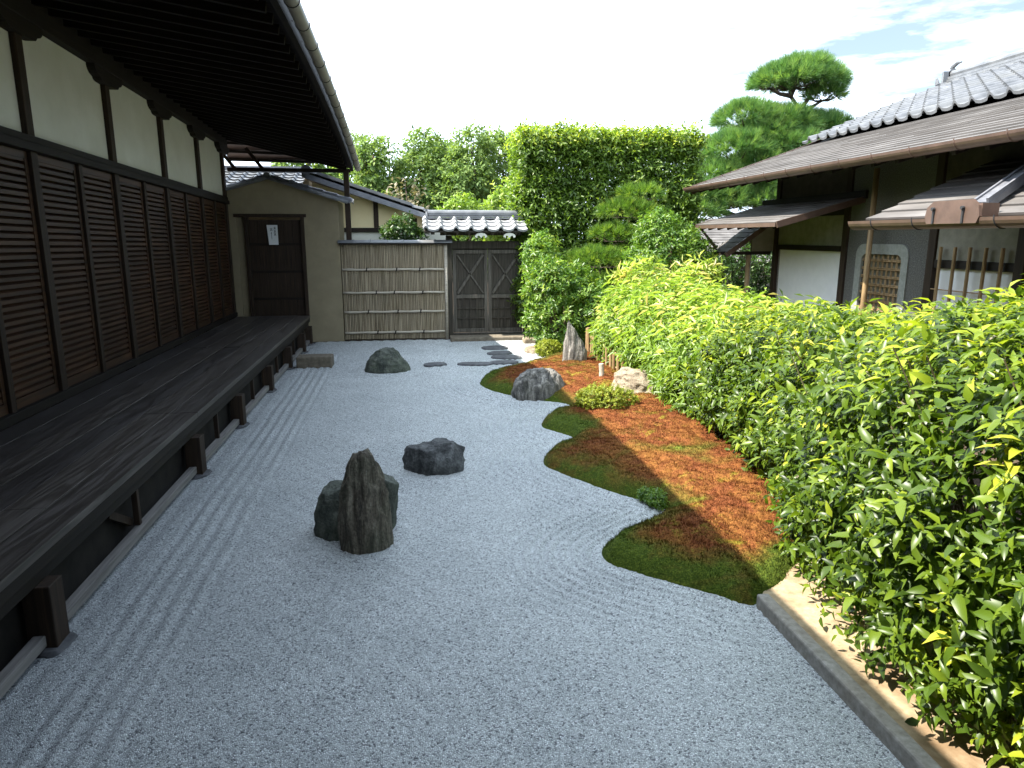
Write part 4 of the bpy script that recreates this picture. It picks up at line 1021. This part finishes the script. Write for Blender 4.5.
for (xa, za, xb, zb) in ((XE+.02, 2.915, XT, 3.72), (XT, 3.72, XR, 4.80), (15.88, 2.915, XR+.001, 4.80)):
    mb.hexa([rp_(xa,YS,za-.03), rp_(xb,YS,zb-.03), rp_(xb,YE-.03,zb-.03), rp_(xa,YE-.03,za-.03), rp_(xa,YS,za+.01), rp_(xb,YS,zb+.01), rp_(xb,YE-.03,zb+.01), rp_(xa,YE-.03,za+.01)])
mb.build('sheathing', M['wood_y'], rf)
mb = MB()
for y in np.arange(YS+.2, YE-.1, .42): mb.bar(rp_(XE+.06, y, 2.87), rp_(6.7, y, 3.32), .055, .065)
mb.build('eave_rafters', M['wood_x'], rf)
mb = MB()
for (xa, za, xb, zb) in ((XE, 2.93, XT, 3.73), (XT, 3.73, XR, 4.82)): mb.bar(rp_(xa, YE-.02, za-.03), rp_(xb, YE-.02, zb-.03), .05, .15)
mb.build('verge_board', M['copper'], rf)
def gutter(nm, x, z, ya, yb, r, m, parent, xf, closed=True):
    mb = MB(); seg = 10; vs = []
    for y in (ya, yb):
        for rr in (r, r*.86):
            for k in range(seg+1):
                t = math.pi*(1 + k/seg); vs.append(xf(x + rr*math.cos(t), y, z + rr*math.sin(t)))
    st = 2*(seg+1); fs = []
    for k in range(seg):
        for off in (0, seg+1): fs.append((off+k, off+k+1, st+off+k+1, st+off+k))
    for k in (0, seg): fs.append((k, k+seg+1, st+k+seg+1, st+k))
    if closed:
        fs.append(tuple(range(seg+1))); fs.append(tuple(st+k for k in range(seg+1)))
    return mb.add(vs, fs).build(nm, m, parent)
g = gutter('gutter', XE-.06, 2.945, YS, YE+.03, .085, M['copper'], rf, rp_)
for y in np.arange(YS+.3, YE, .62): MB().tube([rp_(XE-.06 + .088*math.cos(t), y, 2.945 + .088*math.sin(t)) for t in np.linspace(math.pi*.95, math.pi*2.0, 9)], .006, 5).build('gutter_hook', M['copper'], g)
mb = MB()
for k in range(4): mb.box(-.17+.02*k, .17-.02*k, YS-YE, -.30, .0+k*.052, .0+k*.052+.042)
mb.tube([(0, YS-YE, .25), (0, -.28, .25)], .075, 12)
rg = mb.build('ridge', M['tile'], rf); rg.location = (XR-XE, 0, 4.80-2.95)
mb = MB().box(-.20,.20,-.30,-.25,-.06,.30); mb.tube([(0,-.30,.26),(0,-.2,.26)], .10, 14)
mb.tube([(0,-.27,.24),(0,-.22,.32),(0,-.27,.40),(0,-.38,.44),(0,-.48,.43)], [.05,.05,.045,.035,.015], 8)
mb.tube([(-.16,-.27,.02),(-.28,-.25,.08),(-.30,-.25,.18)], [.05,.045,.02], 8); mb.tube([(.16,-.27,.02),(.28,-.25,.08),(.30,-.25,.18)], [.05,.045,.02], 8)
mb.build('ridge_end_tile', M['tile'], rg)
# pent roof over the shoji
pr = empty('pent_roof', tp(WX, 9.6, 2.6)); pr.parent = th
V = Vector((1.33, 0, .36)); mb = MB(); board_roof(mb, (-1.33, 0, -.36), (0,1,0), V, 2.95, V.length, .15, .014, 7); mb.build('roof_boards', M['shingle'], pr)
MB().hexa([(-1.30,.02,-.41),(0,.02,-.055),(0,2.93,-.055),(-1.30,2.93,-.41),(-1.30,.02,-.365),(0,.02,-.01),(0,2.93,-.01),(-1.30,2.93,-.365)]).build('sheathing', M['wood_x'], pr)
for y in (.012, 2.94): MB().bar((-1.33,y,-.39),(0,y,-.03), .03, .09).build('verge_board', M['copper'], pr)
MB().box(-1.345,-1.31,.03,2.92,-.42,-.362).build('eave_board', M['copper'], pr)
mb = MB()
for y in np.arange(.2, 2.9, .38): mb.bar((-1.28,y,-.43),(0,y,-.075), .04, .045)
mb.build('rafters', M['wood_x'], pr)
MB().box(-.04,.0,-.05,3.0,-.02,.09).build('top_rail', M['wood_y'], pr)
# small side roof on a post beyond the shoji
sr = empty('side_roof', tp(6.42, 12.05, 2.3)); sr.parent = th
V = Vector((.86, 0, .60)); mb = MB(); board_roof(mb, (-.86, -.02, -.54), (0,1,0), V, .62, V.length, .15, .014, 9); mb.build('roof_boards', M['shingle'], sr)
MB().hexa([(-.84,0,-.585),(0,0,.0),(0,.58,.0),(-.84,.58,-.585),(-.84,0,-.55),(0,0,.035),(0,.58,.035),(-.84,.58,-.55)]).build('sheathing', M['wood_x'], sr)
mb = MB().bar((-.87,-.012,-.59),(0,-.012,.02), .03, .085); mb.build('verge_board', M['copper'], sr)
mb = MB().bar((-.95,.06,-.55),(.0,.06,-.55), .07, .06); mb.build('tie_beam', M['wood_x'], sr)
MB().prism([(-.36,.04,-.52),(.052,.04,-.52),(.052,.04,-.01),(-.36,.04,-.29)], (0,.05,0)).build('gable_plaster', M['plaster_tan'], sr)
po = MB().tube([(-.40,.06,-2.3),(-.40,.06,-.58)], .045, 9).build('post', M['bamboo_tan'], sr, smooth=True)
MB().tube([(-.40,.06,-2.3),(-.40,.06,-1.62)], .062, 9).build('post_base', M['plaster_white'], po, smooth=True)
# porch roof with deep gutter and rain-box
po_ = empty('porch_roof', tp(WX, 7.4, 2.82)); po_.parent = th
V = Vector((1.5, 0, .66)); mb = MB(); board_roof(mb, (-1.46, -6.4, -.60), (0,1,0), V, 6.4, V.length, .215, .024, 12); mb.build('roof_boards', M['shingle'], po_)
MB().hexa([(-1.42,-6.38,-.645),(.0,-6.38,-.02),(.0,-.02,-.02),(-1.42,-.02,-.645),(-1.42,-6.38,-.60),(.0,-6.38,.02),(.0,-.02,.02),(-1.42,-.02,-.60)]).build('sheathing', M['wood_x'], po_)
MB().bar((-1.45,-.012,-.625),(.0,-.012,.015), .03, .06).build('verge_board', M['wood_x'], po_)
MB().box(-1.46,-1.42,-6.38,-.03,-.66,-.60).build('eave_board', M['void'], po_)
idn = lambda x, y, z: (x, y, z)
g = gutter('gutter', -1.55, -.61, -6.4, .05, .095, M['copper'], po_, idn)
for y in (-.35, -.98, -1.98, -2.6, -3.4): MB().tube([(-1.55 + .098*math.cos(t), y, -.61 + .098*math.sin(t)) for t in np.linspace(math.pi*.95, math.pi*1.9, 9)], .006, 5).build('gutter_hook', M['iron'], g)
mb = MB()
mb.prism([(-1.655,-1.17,-.60),(-1.655,-1.19,-.51),(-1.655,-1.27,-.455),(-1.655,-1.73,-.455),(-1.655,-1.81,-.51),(-1.655,-1.83,-.60),(-1.655,-1.80,-.66),(-1.655,-1.20,-.66)], (.03,0,0))
mb.box(-1.624,-1.46,-1.82,-1.79,-.60,-.49); mb.box(-1.624,-1.46,-1.21,-1.18,-.60,-.49)
bx_ = mb.build('rain_box', M['copper'], po_)
for y in (-1.29, -1.65):
    mb = MB(); mb.bar((-1.664,y,-.66),(-1.664,y,-.53), .018, .014, (1,0,0)); mb.tube([(-1.66,y,-.525),(-1.685,y,-.525)], .016, 8)
    mb.build('strap', M['iron'], bx_)
mb = MB(); mb.bar((-1.45,-1.60,-.50),(.0,-1.05,.19), .16, .06); mb.bar((-1.45,-1.67,-.475),(.0,-1.12,.215), .02, .07); mb.bar((-1.45,-1.53,-.475),(.0,-.98,.215), .02, .07)
mb.build('rain_trough', M['tile_dark'], po_)

# ------------------------------------------------------------------ hedges by the moss
def interp(y, ks): return np.interp(y, [k[0] for k in ks], [k[1] for k in ks])
FOOT = [(1.0,2.03),(2.1,2.03),(2.8,2.06),(3.4,2.20),(4.0,2.44),(4.7,2.66),(6.3,2.78),(8.0,2.92),(9.7,2.86),(10.6,2.80)]
TOPZ = [(1.0,1.74),(2.5,1.68),(3.4,1.52),(4.5,1.39),(5.7,1.25),(7.2,1.08),(8.0,1.12),(9.0,1.24),(9.9,1.28),(10.6,1.15)]
def hedge_points(n, ya, yb, depth, back=1.5, lump=.10, ypow=1.0):
    y = ya + (yb-ya)*rng.random(n)**ypow; s = rng.random(n)*3.35
    xf, zt_ = interp(y, FOOT), interp(y, TOPZ)
    prof_s = [0, .9, 1.5, 1.9, 2.9, 3.35]
    px = np.interp(s, prof_s, [.10, -.05, .16, .52, back, back+.15]); pz = np.interp(s, prof_s, [.08, .52, .86, 1.0, 1.0, .55])
    nx = np.interp(s, [0, .9, 1.4, 1.8, 2.2, 2.9, 3.35], [-1, -1, -.85, -.4, -.05, .1, 1]); nz_ = np.interp(s, [0, .9, 1.4, 1.8, 2.2, 2.9, 3.35], [-.15, .1, .5, .9, 1, 1, .2])
    P = np.stack([xf + px, y, zt_*pz], 1); N = unit(np.stack([nx, rng.normal(0, .12, n), nz_], 1))
    lum = vnoise(y*1.0 + s*.3, s*1.1, 4.5, 21)*lump + vnoise(y, s*1.0, 12., 22)*lump*.5
    P = P + N*(lum - depth*rng.random(n)**1.5)[:, None]
    P[:, 2] = np.maximum(P[:, 2], .06)
    return P, N, s
hd = empty('broadleaf_hedge', (3.2, 4.2, 0), 0, 'long glossy broadleaf hedge with yellow-green young shoots along the sandy strip', 'hedge')
off = np.array([3.2, 4.2, 0.])
P, N, s = hedge_points(11500, .8, 7.3, .38, lump=.15, ypow=1.1)
B, D, U, ID = sprays(P, N, 7, .15, .30, .45)
base = rng.beta(2.2, 2.6, len(P)); tint = np.clip(base[ID]*.72 + rng.normal(0, .10, len(B)), 0, .86)
top = (s[ID] > 1.5) & (rng.random(len(P))[ID] < .30) & (np.arange(len(B)) >= 3*len(P)); tint[top] = rng.uniform(.52, .90, top.sum())
ln = rng.gamma(9, .0070, len(B)).clip(.030, .115)
leaves('foliage', B - off, D, U, ln, ln*rng.uniform(.17, .225, len(B)), tint, M['leaf_hedge'], hd, rng.uniform(.1, .42, len(B))[:, None], .2)
# long young shoots above the clipped top and at the face
P2, N2, s2 = hedge_points(330, 1.0, 7.3, .02); k = (s2 > 1.25) | (rng.random(330) < .35); P2, N2, s2 = P2[k], N2[k], s2[k]
B2, D2, U2, ID2 = sprays(P2, unit(N2 + np.array([0,0,1.1])), 7, .19, .9, .22)
ln2 = rng.uniform(.07, .125, len(B2)); D2 = unit(D2 + np.array([-.05,0,-.12]))
leaves('young_shoots', B2 - off, D2, U2, ln2, ln2*rng.uniform(.15, .2, len(B2)), np.clip(rng.uniform(.6, .95, len(P2))[ID2] + rng.normal(0, .06, len(B2)), .5, 1), M['leaf_hedge'], hd, .35, .15)
mb = MB(); q = random.Random(3)
for i in range(260):
    y = q.uniform(1.1, 7.2); xf = float(interp(y, FOOT)); zt_ = float(interp(y, TOPZ)); x = xf + q.uniform(.35, 1.2); pts = [Vector((x, y, 0))]
    e = Vector((xf + q.choice([q.uniform(-.05,.3), q.uniform(.3,1.4)]), y + q.uniform(-.35,.35), zt_*q.uniform(.45,.98)))
    pts.append(pts[0].lerp(e, .5) + Vector((q.uniform(-.1,.1), q.uniform(-.1,.1), .05))); pts.append(e)
    mb.tube([p - Vector(off) for p in pts], [.008, .006, .003], 5)
mb.build('stems', M['twig'], hd)
P3, N3, s3 = hedge_points(170, 1.0, 7.2, .10); D3 = unit(N3*.4 + rng.normal(0, .5, P3.shape) + np.array([0,0,-.5])); ln3 = rng.uniform(.04, .09, len(P3))
leaves('dead_leaves', P3 - off, D3, N3 + rng.normal(0, .4, P3.shape), ln3, ln3*.2, rng.random(len(P3)), M['leaf_dry'], hd, .5, .35)

bh = empty('bamboo_grass_hedge', (3.3, 8.7, 0), 0, 'pale yellow-green bamboo grass hedge behind the moss, beyond the glossy hedge', 'hedge')
off = np.array([3.3, 8.7, 0.])
P, N, s = hedge_points(5200, 6.7, 10.5, .30, 1.5, .12)
B, D, U, ID = sprays(P, N, 6, .16, .35, .5)
D = unit(D + np.array([0, 0, -.22])); tint = np.clip(rng.beta(2.4, 2.2, len(P))[ID]*.85 + rng.normal(0, .10, len(B)), 0, 1)
ln = rng.uniform(.07, .14, len(B))
cards('foliage', B - off, D, U, ln, ln*rng.uniform(.085, .13, len(B)), tint, M['leaf_bamboo'], bh)
P2, N2, s2 = hedge_points(260, 6.7, 10.4, .02); P2 = P2[s2 > .8]; N2 = N2[s2 > .8]
P2[:, 2] += .02
B2, D2, U2, ID2 = sprays(P2, unit(N2 + np.array([0,0,.8])), 7, .22, .8, .3)
ln2 = rng.uniform(.12, .21, len(B2)); D2 = unit(D2 + np.array([-.1, 0, -.45]))
cards('drooping_leaves', B2 - off, D2, U2, ln2, ln2*.09, np.clip(rng.uniform(.55, 1.0, len(P2))[ID2] + rng.normal(0, .08, len(B2)), 0, 1), M['leaf_bamboo'], bh)
mb = MB()
for i in range(200):
    y = q.uniform(6.8, 10.4); xf = float(interp(y, FOOT)); x = xf + q.uniform(.1, 1.4)
    mb.tube([Vector((x, y, 0)) - Vector(off), Vector((x + q.uniform(-.1,.1), y + q.uniform(-.1,.1), float(interp(y, TOPZ))*.85)) - Vector(off)], [.007, .004], 5)
mb.build('stems', M['twig'], bh)

# low picket fence at the hedge foot
pf = empty('picket_fence', (2.7, 10.1, .05), 0, 'low rustic fence of split pale pickets half hidden under the bamboo grass', 'fence')
for i in range(13):
    f = i/12; x, y = 2.86 + .02*f - .10*math.sin(f*2), 11.3 - 2.3*f
    hgt = .50 + .06*math.sin(i*2.3) - .08*f
    tl = q.uniform(-.03, .03)
    MB().tube([(x-2.7, y-10.1, -.1), (x-2.7+tl, y-10.1+tl, hgt)], [.026, .022], 8).build('picket', M['bamboo_tan'], pf, smooth=False)
for z in (.18, .38): MB().tube([(.18, 1.25, z), (.11, 0, z+.01), (.14, -1.15, z-.02)], .014, 7).build('rail', M['bamboo_tan'], pf, smooth=True)
o = MB().tube([(0,0,-.1),(.008,.0,.14),(-.004,0,.25)], [.036,.034,.033], 10).build('stake', M['bamboo_rail'], smooth=False); o.location = (2.47, 8.95, .13)
tag(o, 'short pale bleached wooden stake between moss and bamboo grass', 'stake')

# ------------------------------------------------------------------ shrubs
def shrub(name, at, blobs, n, k, stem, L, wr, m, label, cat='shrub', group=None, limb=None, tr=(.15,.9), kind=None, up=.3, shell=.4):
    root = empty(name, at, 0, label, cat, group); o = np.array(at, float)
    P, N = blob_points([(b[0]-o[0], b[1]-o[1], b[2]-o[2], *b[3:]) for b in blobs], n, shell)
    P = P + N*(vnoise(P[:,0]*1.+P[:,2]*.7, P[:,1]*1.+P[:,2]*.9, 7., 31)*.06)[:, None]
    ok = P[:, 2] > .03 - o[2]; P, N = P[ok], N[ok]
    B, D, U, ID = sprays(P, N, k, stem, up, .5)
    t = np.clip(tr[0] + (tr[1]-tr[0])*rng.beta(2.2, 2.8, len(P))[ID] + rng.normal(0, .08, len(B)), 0, 1)
    ln = rng.uniform(.7, 1.25, len(B))*L
    cards('foliage', B, D, U, ln, ln*wr, t, m, root)
    mb = MB()
    for b in blobs:
        for j in range(limb or 4):
            a = random.uniform(0, 6.28); e = Vector((b[0]-o[0] + math.cos(a)*b[3]*.7, b[1]-o[1] + math.sin(a)*b[4]*.7, b[2]-o[2] + random.uniform(-.3,.7)*b[5]))
            s0 = Vector((random.uniform(-.12,.12), random.uniform(-.12,.12), 0)); md = s0.lerp(e, .5) + Vector((0,0,.1))
            lr = min(.026, .08*b[3]); s0.x *= min(1, b[3]*2); s0.y *= min(1, b[3]*2); md = s0.lerp(e, .5); mb.tube([s0, md, e], [lr, lr*.7, lr*.25], 6)
    mb.build('stems', M['twig'], root)
    return root
shrub('leafy_bush', (2.75, 12.3, 0), [(2.42,12.2,1.1,.42,.5,.55),(2.80,12.4,1.12,.45,.5,.42),(2.50,12.1,.60,.52,.5,.42),(3.0,12.2,.75,.5,.5,.55),(2.35,12.3,.95,.32,.4,.5),(3.35,12.0,.6,.4,.45,.5),(2.36,12.9,1.65,.28,.4,.4)], 2900, 6, .12, .085, .21, M['leaf_bush'],
      'bright leafy bush growing against the right side of the wooden gate', tr=(.25,1.0))
shrub('round_bush', (4.7, 12.6, 0), [(4.64,12.5,1.75,.62,.6,.55),(4.25,12.4,1.45,.45,.5,.45),(5.05,12.5,1.5,.5,.5,.5),(4.7,12.4,1.1,.7,.6,.5),(4.45,12.5,2.15,.35,.4,.28)], 2700, 6, .12, .08, .2, M['leaf_bush'],
      'rounded mid-green bush between the cloud-pruned pine and the tea house', tr=(.2,.95))
shrub('dark_bush', (6.4, 13.9, 0), [(6.1,13.9,1.15,.6,.5,.55),(6.8,14.1,1.25,.7,.5,.55),(7.5,14.1,1.2,.7,.5,.6),(6.5,13.8,.6,.9,.5,.5),(5.5,13.6,1.0,.5,.5,.5)], 2300, 6, .12, .085, .22, M['leaf_dark'],
      'dark shaded evergreen bush behind the side post of the tea house', tr=(.1,1.0))
shrub('bamboo_clump', (4.0, 10.9, 0), [(3.55,10.7,1.25,.30,.3,.30),(4.5,10.7,1.22,.30,.3,.34),(4.1,11.0,1.0,.6,.4,.4)], 420, 6, .22, .17, .09, M['leaf_bamboo'],
      'sparse clump of tall yellowing bamboo leaves rising behind the bamboo grass hedge', 'bamboo', tr=(.55,1.1))
o = shrub('clipped_shrub', (2.12, 7.4, .10), [(1.91,7.40,.25,.14,.14,.13),(2.14,7.36,.27,.17,.16,.14),(2.33,7.42,.24,.13,.13,.11),(2.02,7.52,.28,.14,.12,.12)], 1500, 6, .035, .022, .35, M['leaf_gold'],
      'small low golden-green clipped shrub in the middle of the moss', tr=(.1,1.0), limb=3)
shrub('clipped_tuft', (2.22, 11.45, .05), [(2.18,11.42,.20,.17,.15,.12),(2.32,11.5,.17,.14,.13,.12)], 800, 6, .04, .026, .35, M['leaf_gold'],
      'little round golden tuft between the upright slab and the sunlit gravel', tr=(.2,1.0), limb=3)
shrub('sapling', (-.2, 14.85, 0), [(-.2,14.85,2.12,.36,.2,.16),(-.15,14.85,2.28,.20,.18,.16),(.08,14.85,2.05,.22,.18,.14)], 380, 6, .10, .075, .26, M['leaf_dark'],
      'dark evergreen sapling showing above the tiled cap of the bamboo fence', 'sapling', tr=(.2,1.0), limb=3)
# small fern-like plant on the moss rim
shrub('fern', (1.80, 4.92, .02), [(1.82,4.90,.06,.07,.11,.045),(1.78,5.02,.05,.06,.07,.04)], 300, 5, .025, .024, .3, M['leaf_bush'], 'small bright green fern tuft in the notch of the moss edge', 'fern', tr=(.4,.9), limb=2)

# ------------------------------------------------------------------ tall clipped hedge beyond the gate
tall = empty('tall_hedge', (4.6, 15.4, 0), 0, 'tall flat-topped clipped hedge rising beyond the gate', 'hedge')
def box_pts(n, x0, x1, y0, y1, z0, z1, depth):
    ar = np.array([(x1-x0)*(z1-z0)*1.5, (y1-y0)*(z1-z0)*1.2, (x1-x0)*(y1-y0)*1.3, (x1-x0)*(z1-z0)*.4]); c = (n*ar/ar.sum()).astype(int); Ps, Ns = [], []
    for i, k in enumerate(c):
        a, b, d = rng.random(k), rng.random(k), depth*rng.random(k)**1.4
        if i == 0: p = np.stack([x0+(x1-x0)*a, y0+d, z0+(z1-z0)*b], 1); nn = (0,-1,.1)
        elif i == 1: p = np.stack([x0+d, y0+(y1-y0)*a, z0+(z1-z0)*b], 1); nn = (-1,0,.1)
        elif i == 2: p = np.stack([x0+(x1-x0)*a, y0+(y1-y0)*b, z1-d], 1); nn = (0,0,1)
        else: p = np.stack([x0+(x1-x0)*a, y1-d, z0+(z1-z0)*b], 1); nn = (0,1,.1)
        Ps.append(p); Ns.append(np.tile(np.array(nn, float), (k, 1)))
    return np.concatenate(Ps), np.concatenate(Ns)
P, N = box_pts(14500, 2.20, 5.95, 14.25, 15.3, .3, 4.02, .45)
P += N*(vnoise(P[:,0]+P[:,1], P[:,2]*1.1, 4.5, 41)*.16 + vnoise(P[:,0]-P[:,1], P[:,2], 11., 42)*.07)[:, None]
thin = vnoise(P[:,0]*1.+P[:,1]*.3, P[:,2]*1., 5.5, 44); keep = (thin > -.8) | (rng.random(len(P)) < .6); P, N = P[keep], N[keep]
B, D, U, ID = sprays(P, N, 6, .18, .3, .5)
t = np.clip(.05 + .75*rng.beta(2.2, 2.8, len(P))[ID] + rng.normal(0, .08, len(B)), 0, 1)
up_ = (P[:, 2] > 3.8)[ID] & (rng.random(len(B)) < .5); t[up_] = rng.uniform(.6, 1, up_.sum())
ln = rng.uniform(.07, .125, len(B)); off = np.array([4.6, 15.4, 0])
cards('foliage', B - off, D, U, ln, ln*.22, t, M['leaf_tall'], tall)
P2 = np.stack([rng.uniform(2.3, 5.9, 60), rng.uniform(14.3, 15.2, 60), np.full(60, 4.0)], 1)
B, D, U, ID = sprays(P2, np.tile([0,0,1.], (60,1)), 8, .28, 1.2, .25); ln = rng.uniform(.07, .12, len(B))
cards('stray_shoots', B - off, D, U, ln, ln*.2, rng.uniform(.5, 1, len(B)), M['leaf_tall'], tall)['kind'] = 'stuff'
mb = MB()
for i in range(46):
    x = 2.4 + 3.5*i/45 + q.uniform(-.05,.05); y = q.uniform(14.6, 15.0)
    limbs(mb, (x-4.6, y-15.4, 0), (x-4.6+q.uniform(-.3,.3), y-15.4, q.uniform(3.0,3.8)), .045, 5, .5, i, .1)
mb.build('trunks', M['bark'], tall)

# ------------------------------------------------------------------ pines
def pine(name, base, path, pads, label, m, L, W, k, dens, rad, group=None, cat='pine tree'):
    root = empty(name, base, 0, label, cat, group); o = Vector(base)
    pts = [Vector(p) - o for p in path]; mb = MB(); n = len(pts)
    mb.tube(pts, [rad*(1 - .72*i/(n-1)) for i in range(n)], 10)
    Ps, Ds = [], []
    for i, (x, y, z, rx, ry, rz) in enumerate(pads):
        c = Vector((x, y, z - rz*.5)) - o
        a = min(pts, key=lambda p: (p - c + Vector((0, 0, .45))).length)
        md = a.lerp(c, .5) + Vector((0, 0, -.06*(c-a).length))
        mb.tube([a, md, c], [rad*.38, rad*.28, rad*.14], 7)
        for j in range(7):
            an = j*.9 + i; e = c + Vector((math.cos(an)*rx*.75, math.sin(an)*ry*.75, rz*.35)); mb.tube([c, c.lerp(e, .55) + Vector((0,0,-.04)), e], [rad*.15, rad*.10, rad*.04], 5)
        nn = int(dens*(rx*ry + .6*rz*(rx+ry))); d = sphere_dirs(nn*2); d = d[d[:, 2] > -.25][:nn]
        r = 1 - .38*rng.random(len(d))**1.4; p = np.array([x, y, z]) + d*np.array([rx, ry, rz])*r[:, None]
        p += (vnoise(p[:,0]*1., p[:,1]+p[:,2], 5./max(rx,.4), 50+i)*.10*rx)[:, None]*d
        ds = unit(d/np.array([rx, ry, rz]) + np.array([0, 0, .55]) + rng.normal(0, .25, d.shape))
        Ps.append(p - np.array(o)); Ds.append(ds)
    P, D = np.concatenate(Ps), np.concatenate(Ds)
    needles('needles', P, D, rng.uniform(.8, 1.15, len(P))*L, W, k, np.clip(rng.beta(2.4, 2.6, len(P)), 0, 1), m, root)
    mb.build('trunk', M['bark'], root, smooth=True)
    return root
pine('tall_pine', (9.2, 18.6, 0), [(9.2,18.6,0),(9.0,18.5,1.2),(9.35,18.4,2.6),(9.15,18.3,3.7),(9.6,18.2,4.6),(10.15,18.1,5.25),(9.85,18.1,5.6)],
     [(9.75,18.0,5.92,.95,.9,.36),(10.45,18.1,5.95,.80,.8,.34),(10.75,18.1,5.62,.45,.5,.22),(9.2,18.0,5.85,.45,.5,.22),(10.0,18.0,6.2,.75,.7,.25),
      (8.55,17.9,4.95,.75,.8,.40),(9.6,17.9,4.85,.9,.8,.40),(10.7,18.1,4.75,.95,.8,.36),(11.5,18.2,4.6,.6,.6,.25),
      (8.35,17.7,4.15,.95,.9,.46),(9.6,17.7,4.25,1.0,.9,.42),(7.75,17.8,3.55,.65,.7,.36),(8.7,17.6,3.35,.95,.8,.42),(7.9,17.6,2.92,.9,.8,.40),(7.15,17.4,3.05,.6,.6,.36),(7.1,17.3,2.62,.7,.7,.40),(9.1,17.8,4.55,.8,.8,.4),(9.0,17.6,3.8,.9,.8,.42),(10.4,17.9,4.2,.9,.8,.4),(9.1,17.5,2.85,1.0,.9,.42),(10.2,17.8,3.4,1.0,.9,.4)],
     'tall layered pine with a separate top tuft rising above the tea house roof', M['needle'], .25, .010, 26, 390, .17)
pine('cloud_pruned_pine', (4.0, 13.7, 0), [(4.0,13.7,0),(3.8,13.6,.7),(4.1,13.6,1.4),(3.95,13.6,1.9),(4.25,13.55,2.4),(4.35,13.5,2.75)],
     [(4.42,13.5,2.82,.46,.42,.17),(4.15,13.45,2.50,.60,.5,.21),(4.60,13.6,2.42,.42,.4,.19),(3.85,13.3,2.05,.46,.4,.21),(3.5,13.0,1.58,.70,.5,.22),(4.1,13.4,1.62,.5,.4,.2),(3.6,13.2,1.10,.6,.5,.2),(4.3,13.6,2.0,.4,.4,.18)],
     'small cloud-pruned garden pine with flat bright pads before the tall hedge', M['needle_bright'], .13, .008, 20, 620, .075)

# ------------------------------------------------------------------ trees beyond
def tree(name, base, h, blobs, n, m, label, group, L=.20, k=5, trunk=.16, seed=1, tr=(.1,.9), limb=9, cat='tree'):
    root = empty(name, base, 0, label, cat, group)
    mb = limbs(MB(), (0,0,0), (0,0,h*.9), trunk, limb, h*.28, seed, .2)
    P, N = blob_points(blobs, n, .55)
    P = P + N*(vnoise(P[:,0]+P[:,2]*.6, P[:,1]+P[:,2]*.8, 3., seed)*.22)[:, None]
    th_ = vnoise(P[:,0]*1.2+P[:,2]*.3, P[:,2]*1.1+P[:,1]*.4, 2.6, seed+60); kp = (th_ > -.35) | (rng.random(len(P)) < .3); P, N = P[kp], N[kp]
    B, D, U, ID = sprays(P, N, k, L*1.6, .3, .7)
    t = np.clip(tr[0] + (tr[1]-tr[0])*rng.beta(2.2, 2.6, len(P))[ID] + rng.normal(0, .08, len(B)), 0, 1); ln = rng.uniform(.7, 1.3, len(B))*L
    cards('crown', B, D, U, ln, ln*.26, t, m, root); mb.build('trunk', M['bark'], root, smooth=True)
    return root
def crown(h, w, seed, n=8, low=.25):
    q = random.Random(seed); o = []
    for i in range(n):
        f = low + (1-low)*(i+.5)/n; r = w*(1.05 - .62*abs(f-.5)*1.3)
        a = q.uniform(0, 6.28); o.append((math.cos(a)*w*.42*(1.15-f), math.sin(a)*w*.42*(1.15-f), h*f*.93, r*.62, r*.62, h*.13*q.uniform(.8, 1.3)))
    return o
TREES = [(-4.6,33.5,6.3,1.6,'broad tree behind the hall eave, leftmost of the background trees'),
         (-1.5,34.0,6.35,1.5,'green tree just right of the hall eave tip, behind the yellow building'),
         (.75,35.0,6.5,1.6,'dense green tree in the middle of the background row above the yellow roof'),
         (2.9,34.0,6.75,1.45,'tallest background tree, left of the tall clipped hedge'),
         (4.6,36.0,6.9,1.6,'background tree partly hidden by the left edge of the tall clipped hedge'),
         (1.9,39.0,6.6,1.7,'farther darker tree filling the gap between the background trees'),
         (-2.8,39.0,6.9,1.7,'farther darker tree showing between the hall eave and the nearer trees')]
for i, (x, y, h, w, lab) in enumerate(TREES):
    tree('broadleaf_tree', (x, y, 0), h, crown(h, w*1.4, i+3, 10, .15), 4800, M['leaf_far'], lab, 'trees beyond the roofs', .21, 5, .15, i+5)
tree('bamboo_thicket', (3.55, 26, 0), 3.9, [(0,0,3.2,.55,.5,.75),(.35,0,2.6,.6,.5,.8),(-.4,0,2.4,.5,.5,.8)], 800, M['leaf_bamboo'], 'soft yellow-green bamboo thicket just left of the tall clipped hedge', None, .20, 6, .05, 3, (.3,.9), 5, 'bamboo')
tree('pale_shrub', (1.85, 25, 0), 3.3, [(0,0,3.0,.35,.4,.28),(.45,0,2.75,.35,.4,.28),(-.4,0,2.75,.35,.4,.28),(.1,0,2.5,.6,.5,.3)], 420, M['leaf_bamboo'], 'pale round-clumped shrub showing above the gate roof ridge', None, .16, 6, .05, 8, (.3,.8), 5, 'shrub')
tree('dry_shrub', (-.2, 28, 0), 4.5, [(0,0,3.5,.32,.4,.6),(-.3,0,3.2,.3,.4,.5),(.25,0,3.1,.3,.4,.5)], 75, M['leaf_dry'], 'bare brownish dry shrub among the green background trees', None, .22, 4, .05, 12, (.1,1.0), 14, 'shrub')
